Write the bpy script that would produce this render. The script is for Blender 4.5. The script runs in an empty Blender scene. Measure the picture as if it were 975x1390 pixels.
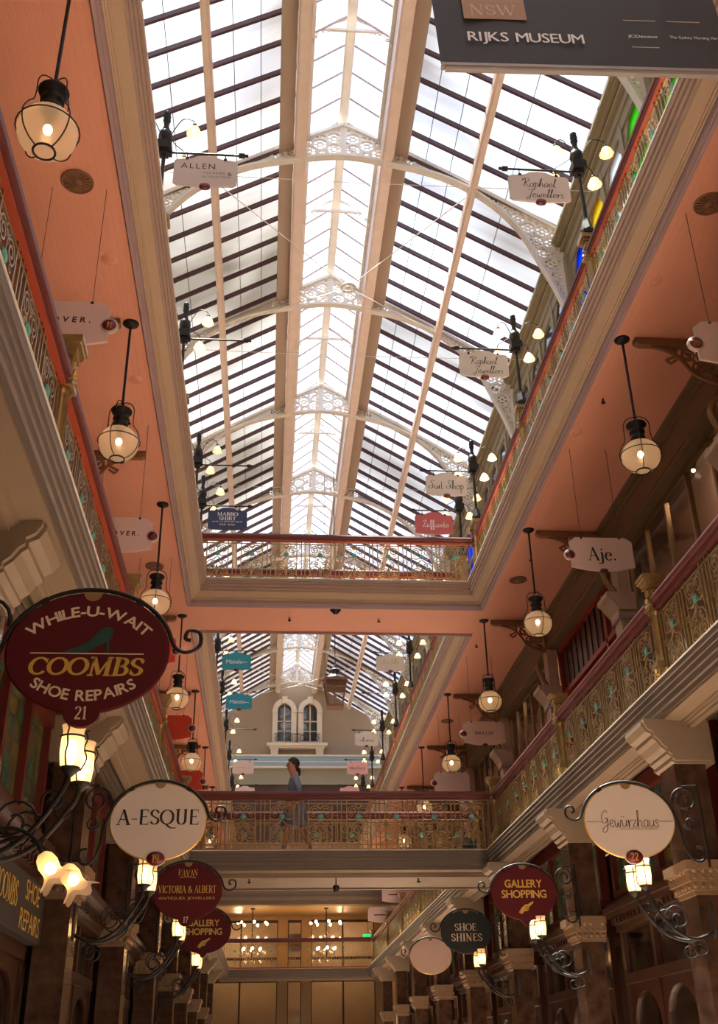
import bpy, bmesh, math, random
from math import pi, sin, cos, radians as rad, sqrt, atan2, floor
from mathutils import Vector, Matrix
from mathutils.geometry import tessellate_polygon
random.seed(7)
SC = bpy.context.scene
COL = SC.collection
# ---------------------------------------------------------------- materials
def nt_new(name):
    m = bpy.data.materials.new(name); m.use_nodes = True
    nt = m.node_tree; nt.nodes.clear()
    out = nt.nodes.new('ShaderNodeOutputMaterial')
    return m, nt, out
def coords(nt, scale=(1, 1, 1), kind='Object'):
    tc = nt.nodes.new('ShaderNodeTexCoord'); mp = nt.nodes.new('ShaderNodeMapping')
    mp.inputs['Scale'].default_value = scale
    nt.links.new(tc.outputs[kind], mp.inputs['Vector']); return mp.outputs['Vector']
def srgb(r, g, b):
    f = lambda c: ((c / 255.) / 12.92 if c <= 10 else (((c / 255.) + .055) / 1.055) ** 2.4)
    return (f(r), f(g), f(b), 1)
def mat(name, col, rough=.6, metal=0., var=.0, nscale=6., bump=0., bscale=30., col2=None, grooves=None, spec=.5, emis=0, coat=0):
    m, nt, out = nt_new(name)
    p = nt.nodes.new('ShaderNodeBsdfPrincipled')
    p.inputs['Roughness'].default_value = rough; p.inputs['Metallic'].default_value = metal
    p.inputs['Specular IOR Level'].default_value = spec
    p.inputs['Coat Weight'].default_value = coat
    nt.links.new(p.outputs[0], out.inputs[0])
    col = tuple(col[:3]) + (1,)
    if col2 is not None or var:
        c2 = tuple(col2[:3]) + (1,) if col2 is not None else tuple(max(0, c * (1 - var)) for c in col[:3]) + (1,)
        no = nt.nodes.new('ShaderNodeTexNoise'); no.inputs['Scale'].default_value = nscale; no.inputs['Detail'].default_value = 6
        nt.links.new(coords(nt), no.inputs['Vector'])
        rp = nt.nodes.new('ShaderNodeValToRGB'); rp.color_ramp.elements[0].position = .35; rp.color_ramp.elements[1].position = .68
        rp.color_ramp.elements[0].color = col; rp.color_ramp.elements[1].color = c2
        nt.links.new(no.outputs[0], rp.inputs[0]); nt.links.new(rp.outputs[0], p.inputs['Base Color'])
    else:
        p.inputs['Base Color'].default_value = col
    if grooves:
        ax, period, strength = grooves
        tc = nt.nodes.new('ShaderNodeTexCoord'); sp = nt.nodes.new('ShaderNodeSeparateXYZ'); nt.links.new(tc.outputs['Object'], sp.inputs[0])
        a = nt.nodes.new('ShaderNodeMath'); a.operation = 'DIVIDE'; a.inputs[1].default_value = period; nt.links.new(sp.outputs[ax], a.inputs[0])
        b = nt.nodes.new('ShaderNodeMath'); b.operation = 'FRACT'; nt.links.new(a.outputs[0], b.inputs[0])
        c = nt.nodes.new('ShaderNodeMath'); c.operation = 'SUBTRACT'; c.inputs[1].default_value = .5; nt.links.new(b.outputs[0], c.inputs[0])
        d = nt.nodes.new('ShaderNodeMath'); d.operation = 'ABSOLUTE'; nt.links.new(c.outputs[0], d.inputs[0])
        e = nt.nodes.new('ShaderNodeMapRange'); e.inputs[1].default_value = 0; e.inputs[2].default_value = .1; nt.links.new(d.outputs[0], e.inputs[0])
        bp = nt.nodes.new('ShaderNodeBump'); bp.inputs['Strength'].default_value = strength; bp.inputs['Distance'].default_value = .012
        nt.links.new(e.outputs[0], bp.inputs['Height']); nt.links.new(bp.outputs[0], p.inputs['Normal'])
    elif bump:
        no = nt.nodes.new('ShaderNodeTexNoise'); no.inputs['Scale'].default_value = bscale; no.inputs['Detail'].default_value = 4
        nt.links.new(coords(nt), no.inputs['Vector'])
        bp = nt.nodes.new('ShaderNodeBump'); bp.inputs['Strength'].default_value = bump; bp.inputs['Distance'].default_value = .01
        nt.links.new(no.outputs[0], bp.inputs['Height']); nt.links.new(bp.outputs[0], p.inputs['Normal'])
    if emis:
        p.inputs['Emission Color'].default_value = col; p.inputs['Emission Strength'].default_value = emis
    return m
def emit(name, col, s):
    m, nt, out = nt_new(name); e = nt.nodes.new('ShaderNodeEmission')
    e.inputs[0].default_value = tuple(col[:3]) + (1,); e.inputs[1].default_value = s
    nt.links.new(e.outputs[0], out.inputs[0]); return m
def clear_glass(name, tint=(.95, .95, .95), refl=.08, frost=0., frostcol=(.8, .8, .8), ribs=0):
    m, nt, out = nt_new(name)
    t = nt.nodes.new('ShaderNodeBsdfTransparent'); t.inputs[0].default_value = tuple(tint) + (1,)
    g = nt.nodes.new('ShaderNodeBsdfGlossy'); g.inputs['Roughness'].default_value = .06
    lw = nt.nodes.new('ShaderNodeLayerWeight'); lw.inputs[0].default_value = refl
    mx = nt.nodes.new('ShaderNodeMixShader'); pw = nt.nodes.new('ShaderNodeMath'); pw.operation = 'POWER'; pw.inputs[1].default_value = 3.5
    ml = nt.nodes.new('ShaderNodeMath'); ml.operation = 'MULTIPLY_ADD'; ml.inputs[1].default_value = .5; ml.inputs[2].default_value = .03
    lw.inputs[0].default_value = .5; nt.links.new(lw.outputs['Facing'], pw.inputs[0]); nt.links.new(pw.outputs[0], ml.inputs[0]); nt.links.new(ml.outputs[0], mx.inputs[0])
    nt.links.new(t.outputs[0], mx.inputs[1]); nt.links.new(g.outputs[0], mx.inputs[2]); last = mx
    if frost:
        tr = nt.nodes.new('ShaderNodeBsdfTranslucent'); tr.inputs[0].default_value = tuple(frostcol) + (1,)
        df = nt.nodes.new('ShaderNodeBsdfDiffuse'); df.inputs[0].default_value = tuple(frostcol) + (1,)
        ad = nt.nodes.new('ShaderNodeMixShader'); ad.inputs[0].default_value = .35
        nt.links.new(tr.outputs[0], ad.inputs[1]); nt.links.new(df.outputs[0], ad.inputs[2])
        m2 = nt.nodes.new('ShaderNodeMixShader'); m2.inputs[0].default_value = frost
        nt.links.new(mx.outputs[0], m2.inputs[1]); nt.links.new(ad.outputs[0], m2.inputs[2]); last = m2
    nt.links.new(last.outputs[0], out.inputs[0]); return m
def roof_glass(name, amount, c1, c2, xscale, lo=.35, hi=.65):
    # old roof glass under loose weather sheets: part clear, part translucent in soft folds
    m, nt, out = nt_new(name)
    t = nt.nodes.new('ShaderNodeBsdfTransparent'); t.inputs[0].default_value = (.93, .96, .98, 1)
    no = nt.nodes.new('ShaderNodeTexNoise'); no.inputs['Scale'].default_value = 1.; no.inputs['Detail'].default_value = 3; no.inputs['Distortion'].default_value = .8
    nt.links.new(coords(nt, xscale), no.inputs['Vector'])
    rp = nt.nodes.new('ShaderNodeValToRGB'); rp.color_ramp.elements[0].position = .4; rp.color_ramp.elements[1].position = .6
    rp.color_ramp.elements[0].color = tuple(c1) + (1,); rp.color_ramp.elements[1].color = tuple(c2) + (1,)
    nt.links.new(no.outputs[0], rp.inputs[0])
    tr = nt.nodes.new('ShaderNodeBsdfTranslucent'); nt.links.new(rp.outputs[0], tr.inputs[0])
    n2 = nt.nodes.new('ShaderNodeTexNoise'); n2.inputs['Scale'].default_value = .22; n2.inputs['Detail'].default_value = 2
    nt.links.new(coords(nt), n2.inputs['Vector'])
    mr = nt.nodes.new('ShaderNodeMapRange'); mr.inputs[1].default_value = lo; mr.inputs[2].default_value = hi
    mr.inputs[3].default_value = amount[0]; mr.inputs[4].default_value = amount[1]
    nt.links.new(n2.outputs[0], mr.inputs[0])
    mx = nt.nodes.new('ShaderNodeMixShader'); nt.links.new(mr.outputs[0], mx.inputs[0])
    nt.links.new(t.outputs[0], mx.inputs[1]); nt.links.new(tr.outputs[0], mx.inputs[2]); nt.links.new(mx.outputs[0], out.inputs[0])
    return m
def leaded(name, ramp, cw, ch, glow):
    # leaded coloured glass: rectangular quarries, each its own colour, dark lead between (object coordinates: y along, z up)
    m, nt, out = nt_new(name)
    N = nt.nodes.new; L = nt.links.new
    tc = N('ShaderNodeTexCoord'); sp = N('ShaderNodeSeparateXYZ'); L(tc.outputs['Object'], sp.inputs[0])
    def mth(op, a, b=None):
        n = N('ShaderNodeMath'); n.operation = op
        for i, v in enumerate((a, b)):
            if v is None: continue
            if isinstance(v, (int, float)): n.inputs[i].default_value = v
            else: L(v, n.inputs[i])
        return n.outputs[0]
    u = mth('DIVIDE', sp.outputs[1], cw); v = mth('DIVIDE', sp.outputs[2], ch)
    cx = N('ShaderNodeCombineXYZ'); L(mth('FLOOR', u), cx.inputs[0]); L(mth('FLOOR', v), cx.inputs[1])
    wn = N('ShaderNodeTexWhiteNoise'); wn.noise_dimensions = '2D'; L(cx.outputs[0], wn.inputs['Vector'])
    rp = N('ShaderNodeValToRGB'); rp.color_ramp.interpolation = 'CONSTANT'
    els = rp.color_ramp.elements
    for i, c in enumerate(ramp):
        e = els[i] if i < 2 else els.new(i / len(ramp))
        e.position = i / len(ramp); e.color = tuple(c) + (1,)
    L(wn.outputs['Value'], rp.inputs[0])
    du = mth('ABSOLUTE', mth('SUBTRACT', mth('FRACT', u), .5)); dv = mth('ABSOLUTE', mth('SUBTRACT', mth('FRACT', v), .5))
    lead = mth('GREATER_THAN', mth('MAXIMUM', du, dv), .455)
    mc = N('ShaderNodeMix'); mc.data_type = 'RGBA'; L(lead, mc.inputs[0]); L(rp.outputs[0], mc.inputs[6]); mc.inputs[7].default_value = (.01, .01, .01, 1)
    p = N('ShaderNodeBsdfPrincipled'); p.inputs['Roughness'].default_value = .15
    L(mc.outputs[2], p.inputs['Base Color']); L(mc.outputs[2], p.inputs['Emission Color']); p.inputs['Emission Strength'].default_value = glow  # emission stands in for shop light coming through from behind
    no = N('ShaderNodeTexNoise'); no.inputs['Scale'].default_value = 14
    bp = N('ShaderNodeBump'); bp.inputs['Strength'].default_value = .3; bp.inputs['Distance'].default_value = .02
    L(tc.outputs['Object'], no.inputs['Vector']); L(no.outputs[0], bp.inputs['Height']); L(bp.outputs[0], p.inputs['Normal'])
    L(p.outputs[0], out.inputs[0]); return m
M = {}
M['salmon'] = mat('salmon_boards', (.78, .365, .25), .55, var=.05, nscale=.8, grooves=(0, .075, .22))
M['mauve'] = mat('mauve_moulding', (.36, .245, .26), .5, var=.08, nscale=2)
M['cornice'] = mat('brown_grey_cornice', (.38, .265, .21), .5, var=.08, nscale=2)
M['tan'] = mat('tan_plaster', (.52, .385, .27), .55, var=.06, nscale=2)
M['lip'] = mat('pale_edge', (.75, .70, .62), .4)
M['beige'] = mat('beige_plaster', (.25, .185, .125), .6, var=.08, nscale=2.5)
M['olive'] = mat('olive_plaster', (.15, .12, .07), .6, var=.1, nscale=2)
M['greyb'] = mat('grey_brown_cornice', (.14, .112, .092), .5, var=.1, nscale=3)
M['cream'] = mat('cream_paint', (.72, .62, .50), .5, var=.08, nscale=3)
M['creamdk'] = mat('stone_cream_paint', (.50, .37, .28), .5, var=.1, nscale=3)
M['white'] = mat('white_iron_paint', (.70, .66, .60), .45, var=.08, nscale=5)
M['roofbeam'] = mat('pinkish_cream_timber', (.74, .60, .52), .5, var=.1, nscale=3)
M['bar'] = mat('dark_maroon_bar', (.065, .022, .028), .4)
M['redwood'] = mat('red_mahogany', (.12, .017, .012), .42, var=.1, nscale=2)
M['wood'] = mat('dark_shop_timber', (.05, .018, .010), .3, var=.35, nscale=7, coat=.2)
M['redline'] = mat('red_gloss_paint', (.30, .02, .015), .3)
M['orange'] = mat('orange_base_lit_fillet', (.36, .055, .018), .5)
M['brass'] = mat('gold_painted_iron', (.38, .25, .10), .32, metal=.6, var=.25, nscale=12)
M['gold'] = mat('gold_leaf', (.62, .40, .10), .35, metal=.5)
M['goldtext'] = mat('gold_lettering', (.52, .33, .055), .45)
M['verdigris'] = mat('verdigris_green', (.13, .42, .33), .45, var=.25, nscale=30)
M['iron'] = mat('black_iron', (.012, .010, .009), .5, spec=.3)
M['irongrey'] = mat('worn_dark_iron', (.035, .03, .03), .35, metal=.3)
M['bronze'] = mat('dull_bronze', (.30, .19, .09), .4, metal=.5)
M['consolewood'] = mat('brown_painted_fretwork', (.24, .115, .055), .5, var=.15, nscale=5)
M['signwhite'] = mat('ivory_sign_paint', (.58, .51, .45), .5)
M['signpale'] = mat('pale_pink_sign_paint', (.68, .50, .44), .5)
M['maroon'] = mat('maroon_sign_paint', (.075, .004, .007), .6, spec=.25)
M['badge'] = mat('maroon_badge', (.16, .012, .02), .4)
M['black'] = mat('black_lettering', (.015, .014, .014), .5)
M['creamtext'] = mat('cream_lettering', (.62, .50, .36), .5)
M['whitetext'] = mat('white_lettering', (.85, .82, .78), .5)
M['navy'] = mat('navy_sign_paint', (.016, .028, .105), .4)
M['teal'] = mat('turquoise_sign_paint', (.01, .27, .36), .4)
M['rose'] = mat('rose_sign_paint', (.42, .09, .10), .45)
M['pinksign'] = mat('soft_pink_sign', (.66, .36, .36), .45)
M['redsign'] = mat('scarlet_sign', (.62, .05, .02), .4)
M['blackgreen'] = mat('black_green_sign', (.008, .014, .014), .35)
M['heel'] = mat('green_shoe_paint', (.006, .05, .035), .5)
M['marble'] = mat('brown_marble', (.085, .045, .028), .2, col2=(.03, .016, .012), nscale=7, coat=.4)
M['console'] = mat('console_plaster', (.29, .225, .16), .55, var=.1, nscale=3)
M['capital'] = mat('gilded_carving', (.23, .15, .085), .45, metal=.2, bump=.9, bscale=45)
M['darkvoid'] = mat('dark_shop_interior', (.02, .014, .01), .8)
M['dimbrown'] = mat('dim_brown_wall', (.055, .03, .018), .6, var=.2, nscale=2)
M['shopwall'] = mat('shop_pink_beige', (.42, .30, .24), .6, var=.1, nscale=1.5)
M['farwall'] = mat('taupe_plaster', (.33, .25, .18), .65, var=.06, nscale=1)
M['bluetrim'] = mat('powder_blue_trim', (.28, .42, .55), .5)
M['greyolive'] = mat('grey_olive_panel', (.26, .24, .18), .6)
M['railgrey'] = mat('grey_banner_rod', (.34, .31, .29), .4)
M['clerestory'] = mat('brown_cream_board', (.42, .33, .26), .6)
M['canvas'] = mat('charcoal_banner_cloth', (.055, .055, .062), .7, bump=.25, bscale=3)
M['tanprint'] = mat('tan_banner_print', (.42, .26, .17), .7)
M['darkglass'] = mat('dark_window_glass', (.03, .045, .06), .06, spec=.8)
M['olivewin'] = mat('olive_window_timber', (.30, .25, .15), .5, var=.1, nscale=3)
M['floor'] = mat('patterned_tile', (.68, .50, .38), .3, col2=(.55, .36, .25), nscale=3)
M['boards'] = mat('gallery_floor', (.40, .28, .20), .4, var=.2, nscale=3)
M['bulb'] = emit('warm_bulb', (1., .60, .26), 38)
M['flame'] = emit('cup_lamp_glow', (1., .58, .24), 15)
M['tinybulb'] = emit('small_bulb', (1., .62, .28), 30)
M['exit'] = mat('exit_green', (.02, .45, .12), .4, emis=1.2)
M['globe'] = clear_glass('ribbed_clear_globe', (.93, .90, .86), .18, frost=.33, frostcol=(.80, .71, .62))
M['opal'] = clear_glass('opal_glass_shade', (1., .93, .82), .1, frost=.75, frostcol=(1., .88, .70))
M['opaltulip'] = clear_glass('frosted_flower_shade', (1., .95, .9), .1, frost=.6, frostcol=(1., .82, .58))
M['pane'] = clear_glass('window_pane', (.85, .83, .80), .12)
M['skin'] = mat('skin', (.56, .29, .19), .55)
M['hair'] = mat('dark_hair', (.018, .011, .009), .5)
M['shirt'] = mat('blue_grey_knit', (.27, .34, .50), .7, bump=.3, bscale=60)
M['skirt'] = mat('grey_patterned_cloth', (.13, .14, .20), .75, col2=(.26, .27, .34), nscale=26)
M['stained'] = leaded('leaded_amber_green', [(.012, .035, .012), (.09, .045, .006), (.018, .05, .018), (.05, .032, .01), (.02, .022, .012), (.05, .055, .012), (.014, .045, .03), (.03, .018, .008)], .085, .16, .32)
M['roofL'] = roof_glass('roof_glass_left', (.35, .9), (.085, .079, .070), (.062, .054, .046), (.3, .9, .3))
M['roofR'] = roof_glass('roof_glass_right', (.10, .80), (.068, .066, .068), (.045, .038, .035), (.35, 1.6, .2))
M['roofC'] = roof_glass('lantern_glass', (.02, .15), (.12, .125, .13), (.10, .105, .11), (.4, .4, .4))
def flatglass(n, c):
    m, nt, out = nt_new(n); t = nt.nodes.new('ShaderNodeBsdfTranslucent'); t.inputs[0].default_value = c + (1,)
    t2 = nt.nodes.new('ShaderNodeBsdfTransparent'); t2.inputs[0].default_value = c + (1,)
    mx = nt.nodes.new('ShaderNodeMixShader'); mx.inputs[0].default_value = .5
    nt.links.new(t.outputs[0], mx.inputs[1]); nt.links.new(t2.outputs[0], mx.inputs[2]); nt.links.new(mx.outputs[0], out.inputs[0]); return m
for n, c in dict(gblue=(.05, .2, .95), ggreen=(.25, .75, .12), gpink=(.85, .35, .55), gyellow=(.95, .75, .12), gclear=(.9, .9, .85)).items():
    M[n] = flatglass('coloured_glass_' + n[1:], c)
# ---------------------------------------------------------------- mesh builder
class MB:
    def __init__(s): s.v = []; s.f = []; s.sm = []
    def add(s, vs, fs, smooth=False):
        o = len(s.v); s.v += [tuple(v) for v in vs]
        s.f += [tuple(i + o for i in f) for f in fs]; s.sm += [smooth] * len(fs); return s
    def box(s, x0, x1, y0, y1, z0, z1):
        vs = [(x, y, z) for x in (x0, x1) for y in (y0, y1) for z in (z0, z1)]
        return s.add(vs, [(0, 1, 3, 2), (4, 6, 7, 5), (0, 4, 5, 1), (2, 3, 7, 6), (0, 2, 6, 4), (1, 5, 7, 3)])
    def cbox(s, x, y, z, a, b, c): return s.box(x - a / 2, x + a / 2, y - b / 2, y + b / 2, z - c / 2, z + c / 2)
    def tube(s, pts, r, n=6, closed=False, cap=True, flat=None):
        P = [Vector(p) for p in pts]; N = len(P)
        if N < 2: return s
        R = r if isinstance(r, (list, tuple)) else [r] * N
        T = []
        for i in range(N):
            a = P[(i - 1) % N] if (closed or i > 0) else P[i]; b = P[(i + 1) % N] if (closed or i < N - 1) else P[i]
            t = (b - a); T.append(t.normalized() if t.length > 1e-9 else Vector((0, 0, 1)))
        up = Vector((0, 0, 1)) if abs(T[0].z) < .9 else Vector((0, 1, 0))
        if flat is not None: up = Vector(flat)
        rings = []; nrm = (up - T[0] * up.dot(T[0])).normalized()
        vs = []
        for i in range(N):
            nrm = nrm - T[i] * nrm.dot(T[i])
            if nrm.length < 1e-6: nrm = T[i].orthogonal()
            nrm.normalize(); bn = T[i].cross(nrm)
            for k in range(n):
                a = 2 * pi * (k + .5) / n; vs.append(P[i] + (nrm * cos(a) + bn * sin(a)) * R[i])
        fs = []
        for i in range(N if closed else N - 1):
            j = (i + 1) % N
            for k in range(n): fs.append((i * n + k, i * n + (k + 1) % n, j * n + (k + 1) % n, j * n + k))
        s.add(vs, fs, n > 4)
        if cap and not closed:
            s.add(vs[:n], [tuple(range(n))]); s.add(vs[-n:], [tuple(reversed(range(n)))])
        return s
    def bar(s, a, b, w, h, up=(0, 0, 1)):
        a = Vector(a); b = Vector(b); t = (b - a).normalized(); u = Vector(up); u = (u - t * u.dot(t)).normalized(); q = t.cross(u)
        vs = [p + q * (sx * w / 2) + u * (sz * h / 2) for p in (a, b) for sx, sz in ((-1, -1), (1, -1), (1, 1), (-1, 1))]
        return s.add(vs, [(0, 1, 2, 3), (7, 6, 5, 4), (0, 4, 5, 1), (1, 5, 6, 2), (2, 6, 7, 3), (3, 7, 4, 0)])
    def lathe(s, prof, c=(0, 0, 0), n=16, axis='z', smooth=True, flute=None):
        vs = []; fs = []; c = Vector(c)
        for (r, z) in prof:
            for k in range(n):
                a = 2 * pi * k / n; rr = r * (1 + (flute * (k % 2)) if flute else 1)
                v = Vector((rr * cos(a), rr * sin(a), z))
                if axis == 'y': v = Vector((v.x, v.z, v.y))
                if axis == 'x': v = Vector((v.z, v.x, v.y))
                vs.append(c + v)
        for i in range(len(prof) - 1):
            for k in range(n): fs.append((i * n + k, i * n + (k + 1) % n, (i + 1) * n + (k + 1) % n, (i + 1) * n + k))
        s.add(vs, fs, smooth)
        if prof[0][0] > 1e-4: s.add(vs[:n], [tuple(reversed(range(n)))])
        if prof[-1][0] > 1e-4: s.add(vs[-n:], [tuple(range(n))])
        return s
    def sphere(s, c, r, n=12, m=8, sq=(1, 1, 1)):
        prof = [(max(r * sin(pi * i / m), 1e-5), -r * cos(pi * i / m)) for i in range(m + 1)]
        o = len(s.v); s.lathe(prof, (0, 0, 0), n)
        for i in range(o, len(s.v)):
            v = s.v[i]; s.v[i] = (v[0] * sq[0] + c[0], v[1] * sq[1] + c[1], v[2] * sq[2] + c[2])
        return s
    def prism(s, poly, d0, d1, plane='xz', holes=()):
        # outline in a plane, extruded from d0 to d1 along the plane's normal
        loops = [list(poly)] + [list(h) for h in holes]
        flat = [p for l in loops for p in l]
        tri = tessellate_polygon([[Vector((p[0], p[1], 0)) for p in l] for l in loops])
        def mp(p, d):
            return {'xz': (p[0], d, p[1]), 'yz': (d, p[0], p[1]), 'xy': (p[0], p[1], d)}[plane]
        n = len(flat); vs = [mp(p, d0) for p in flat] + [mp(p, d1) for p in flat]
        fs = [tuple(t) for t in tri] + [tuple(i + n for i in reversed(t)) for t in tri]
        o = 0
        for l in loops:
            k = len(l)
            for i in range(k): fs.append((o + i, o + (i + 1) % k, n + o + (i + 1) % k, n + o + i))
            o += k
        return s.add(vs, fs)
    def sweep_rect(s, prof, x0, x1, y0, y1):
        vs = []; n = len(prof)
        for (d, z) in prof: vs += [(x0 - d, y0 - d, z), (x1 + d, y0 - d, z), (x1 + d, y1 + d, z), (x0 - d, y1 + d, z)]
        fs = []
        for i in range(n):
            j = (i + 1) % n
            for k in range(4): fs.append((i * 4 + k, i * 4 + (k + 1) % 4, j * 4 + (k + 1) % 4, j * 4 + k))
        return s.add(vs, fs)
    def shift(s, d):
        s.v = [(v[0] + d[0], v[1] + d[1], v[2] + d[2]) for v in s.v]; return s
    def merge(s, o, d=(0, 0, 0), m=(1, 1, 1), rz=0):
        c, q = cos(rz), sin(rz); vs = []
        for v in o.v:
            x, y, z = v[0] * m[0], v[1] * m[1], v[2] * m[2]
            vs.append((x * c - y * q + d[0], x * q + y * c + d[1], z + d[2]))
        b = len(s.v); s.v += vs; s.f += [tuple(i + b for i in f) for f in o.f]; s.sm += o.sm; return s
    def build(s, name, m, parent=None, fix=True):
        me = bpy.data.meshes.new(name); me.from_pydata(s.v, [], s.f)
        me.polygons.foreach_set('use_smooth', s.sm)
        me.materials.append(M[m] if isinstance(m, str) else m)
        if fix:
            b = bmesh.new(); b.from_mesh(me); bmesh.ops.recalc_face_normals(b, faces=b.faces); b.to_mesh(me); b.free()
        me.update()
        o = bpy.data.objects.new(name, me); COL.objects.link(o)
        if parent is not None: o.parent = parent
        return o
def tag(o, label, cat, group=None, kind=None):
    o['label'] = label; o['category'] = cat
    if group: o['group'] = group
    if kind: o['kind'] = kind
    return o
def thing(name, label, cat, loc=(0, 0, 0), rz=0, group=None):
    o = bpy.data.objects.new(name, None); COL.objects.link(o); o.empty_display_size = .1
    o.location = loc; o.rotation_euler = (0, 0, rz); return tag(o, label, cat, group)
def struct(name, mb, m, label=None, cat='structure', parent=None):
    o = mb.build(name, m, parent)
    if parent is None:
        o['kind'] = 'structure'
        if label: o['label'] = label
        o['category'] = cat
    return o
KIDS = {}
def copy_tree(o, label=None, loc=None, rz=None):
    def rec(s, p):
        c = s.copy(); COL.objects.link(c)
        if p is not None: c.parent = p
        for ch in [x for x in CH.get(s.name, [])]: rec(ch, c)
        return c
    r = rec(o, None)
    if label: r['label'] = label
    if loc is not None: r.location = loc
    if rz is not None: r.rotation_euler = (0, 0, rz)
    return r
CH = {}
def index(o):
    kids = [x for x in bpy.data.objects if x.parent == o]
    CH[o.name] = kids
    for k in kids: index(k)
# ---------------------------------------------------------------- lettering
_G = {}
def bglyph(c):
    if c in _G: return _G[c]
    cu = bpy.data.curves.new('g', 'FONT'); cu.body = c; cu.size = 1.; cu.resolution_u = 3; cu.extrude = 0
    ob = bpy.data.objects.new('g', cu); COL.objects.link(ob)
    bpy.context.view_layer.update()
    me = bpy.data.meshes.new_from_object(ob)
    vs = [(v.co.x, v.co.y) for v in me.vertices]; fs = [tuple(p.vertices) for p in me.polygons]
    bpy.data.objects.remove(ob); bpy.data.curves.remove(cu); bpy.data.meshes.remove(me)
    if vs:
        x0 = min(v[0] for v in vs); x1 = max(v[0] for v in vs)
        vs = [(v[0] - x0, v[1]) for v in vs]; w = x1 - x0
    else: w = .28
    _G[c] = (vs, fs, w, .07); return _G[c]
TK, TN = .15, .055
def _rib(pts, wf):
    vs = []; fs = []; n = len(pts)
    for i in range(n):
        a = pts[max(i - 1, 0)]; b = pts[min(i + 1, n - 1)]; dx, dy = b[0] - a[0], b[1] - a[1]; l = sqrt(dx * dx + dy * dy) or 1; dx /= l; dy /= l
        w = wf(dx, dy) / 2
        vs += [(pts[i][0] - dy * w, pts[i][1] + dx * w), (pts[i][0] + dy * w, pts[i][1] - dx * w)]
    for i in range(n - 1): fs.append((2 * i, 2 * i + 1, 2 * i + 3, 2 * i + 2))
    return vs, fs
def arcp(cx, cy, rx, ry, a0, a1, n=14): return [(cx + rx * cos(rad(a0 + (a1 - a0) * i / n)), cy + ry * sin(rad(a0 + (a1 - a0) * i / n))) for i in range(n + 1)]
S_ = 'S'
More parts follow.
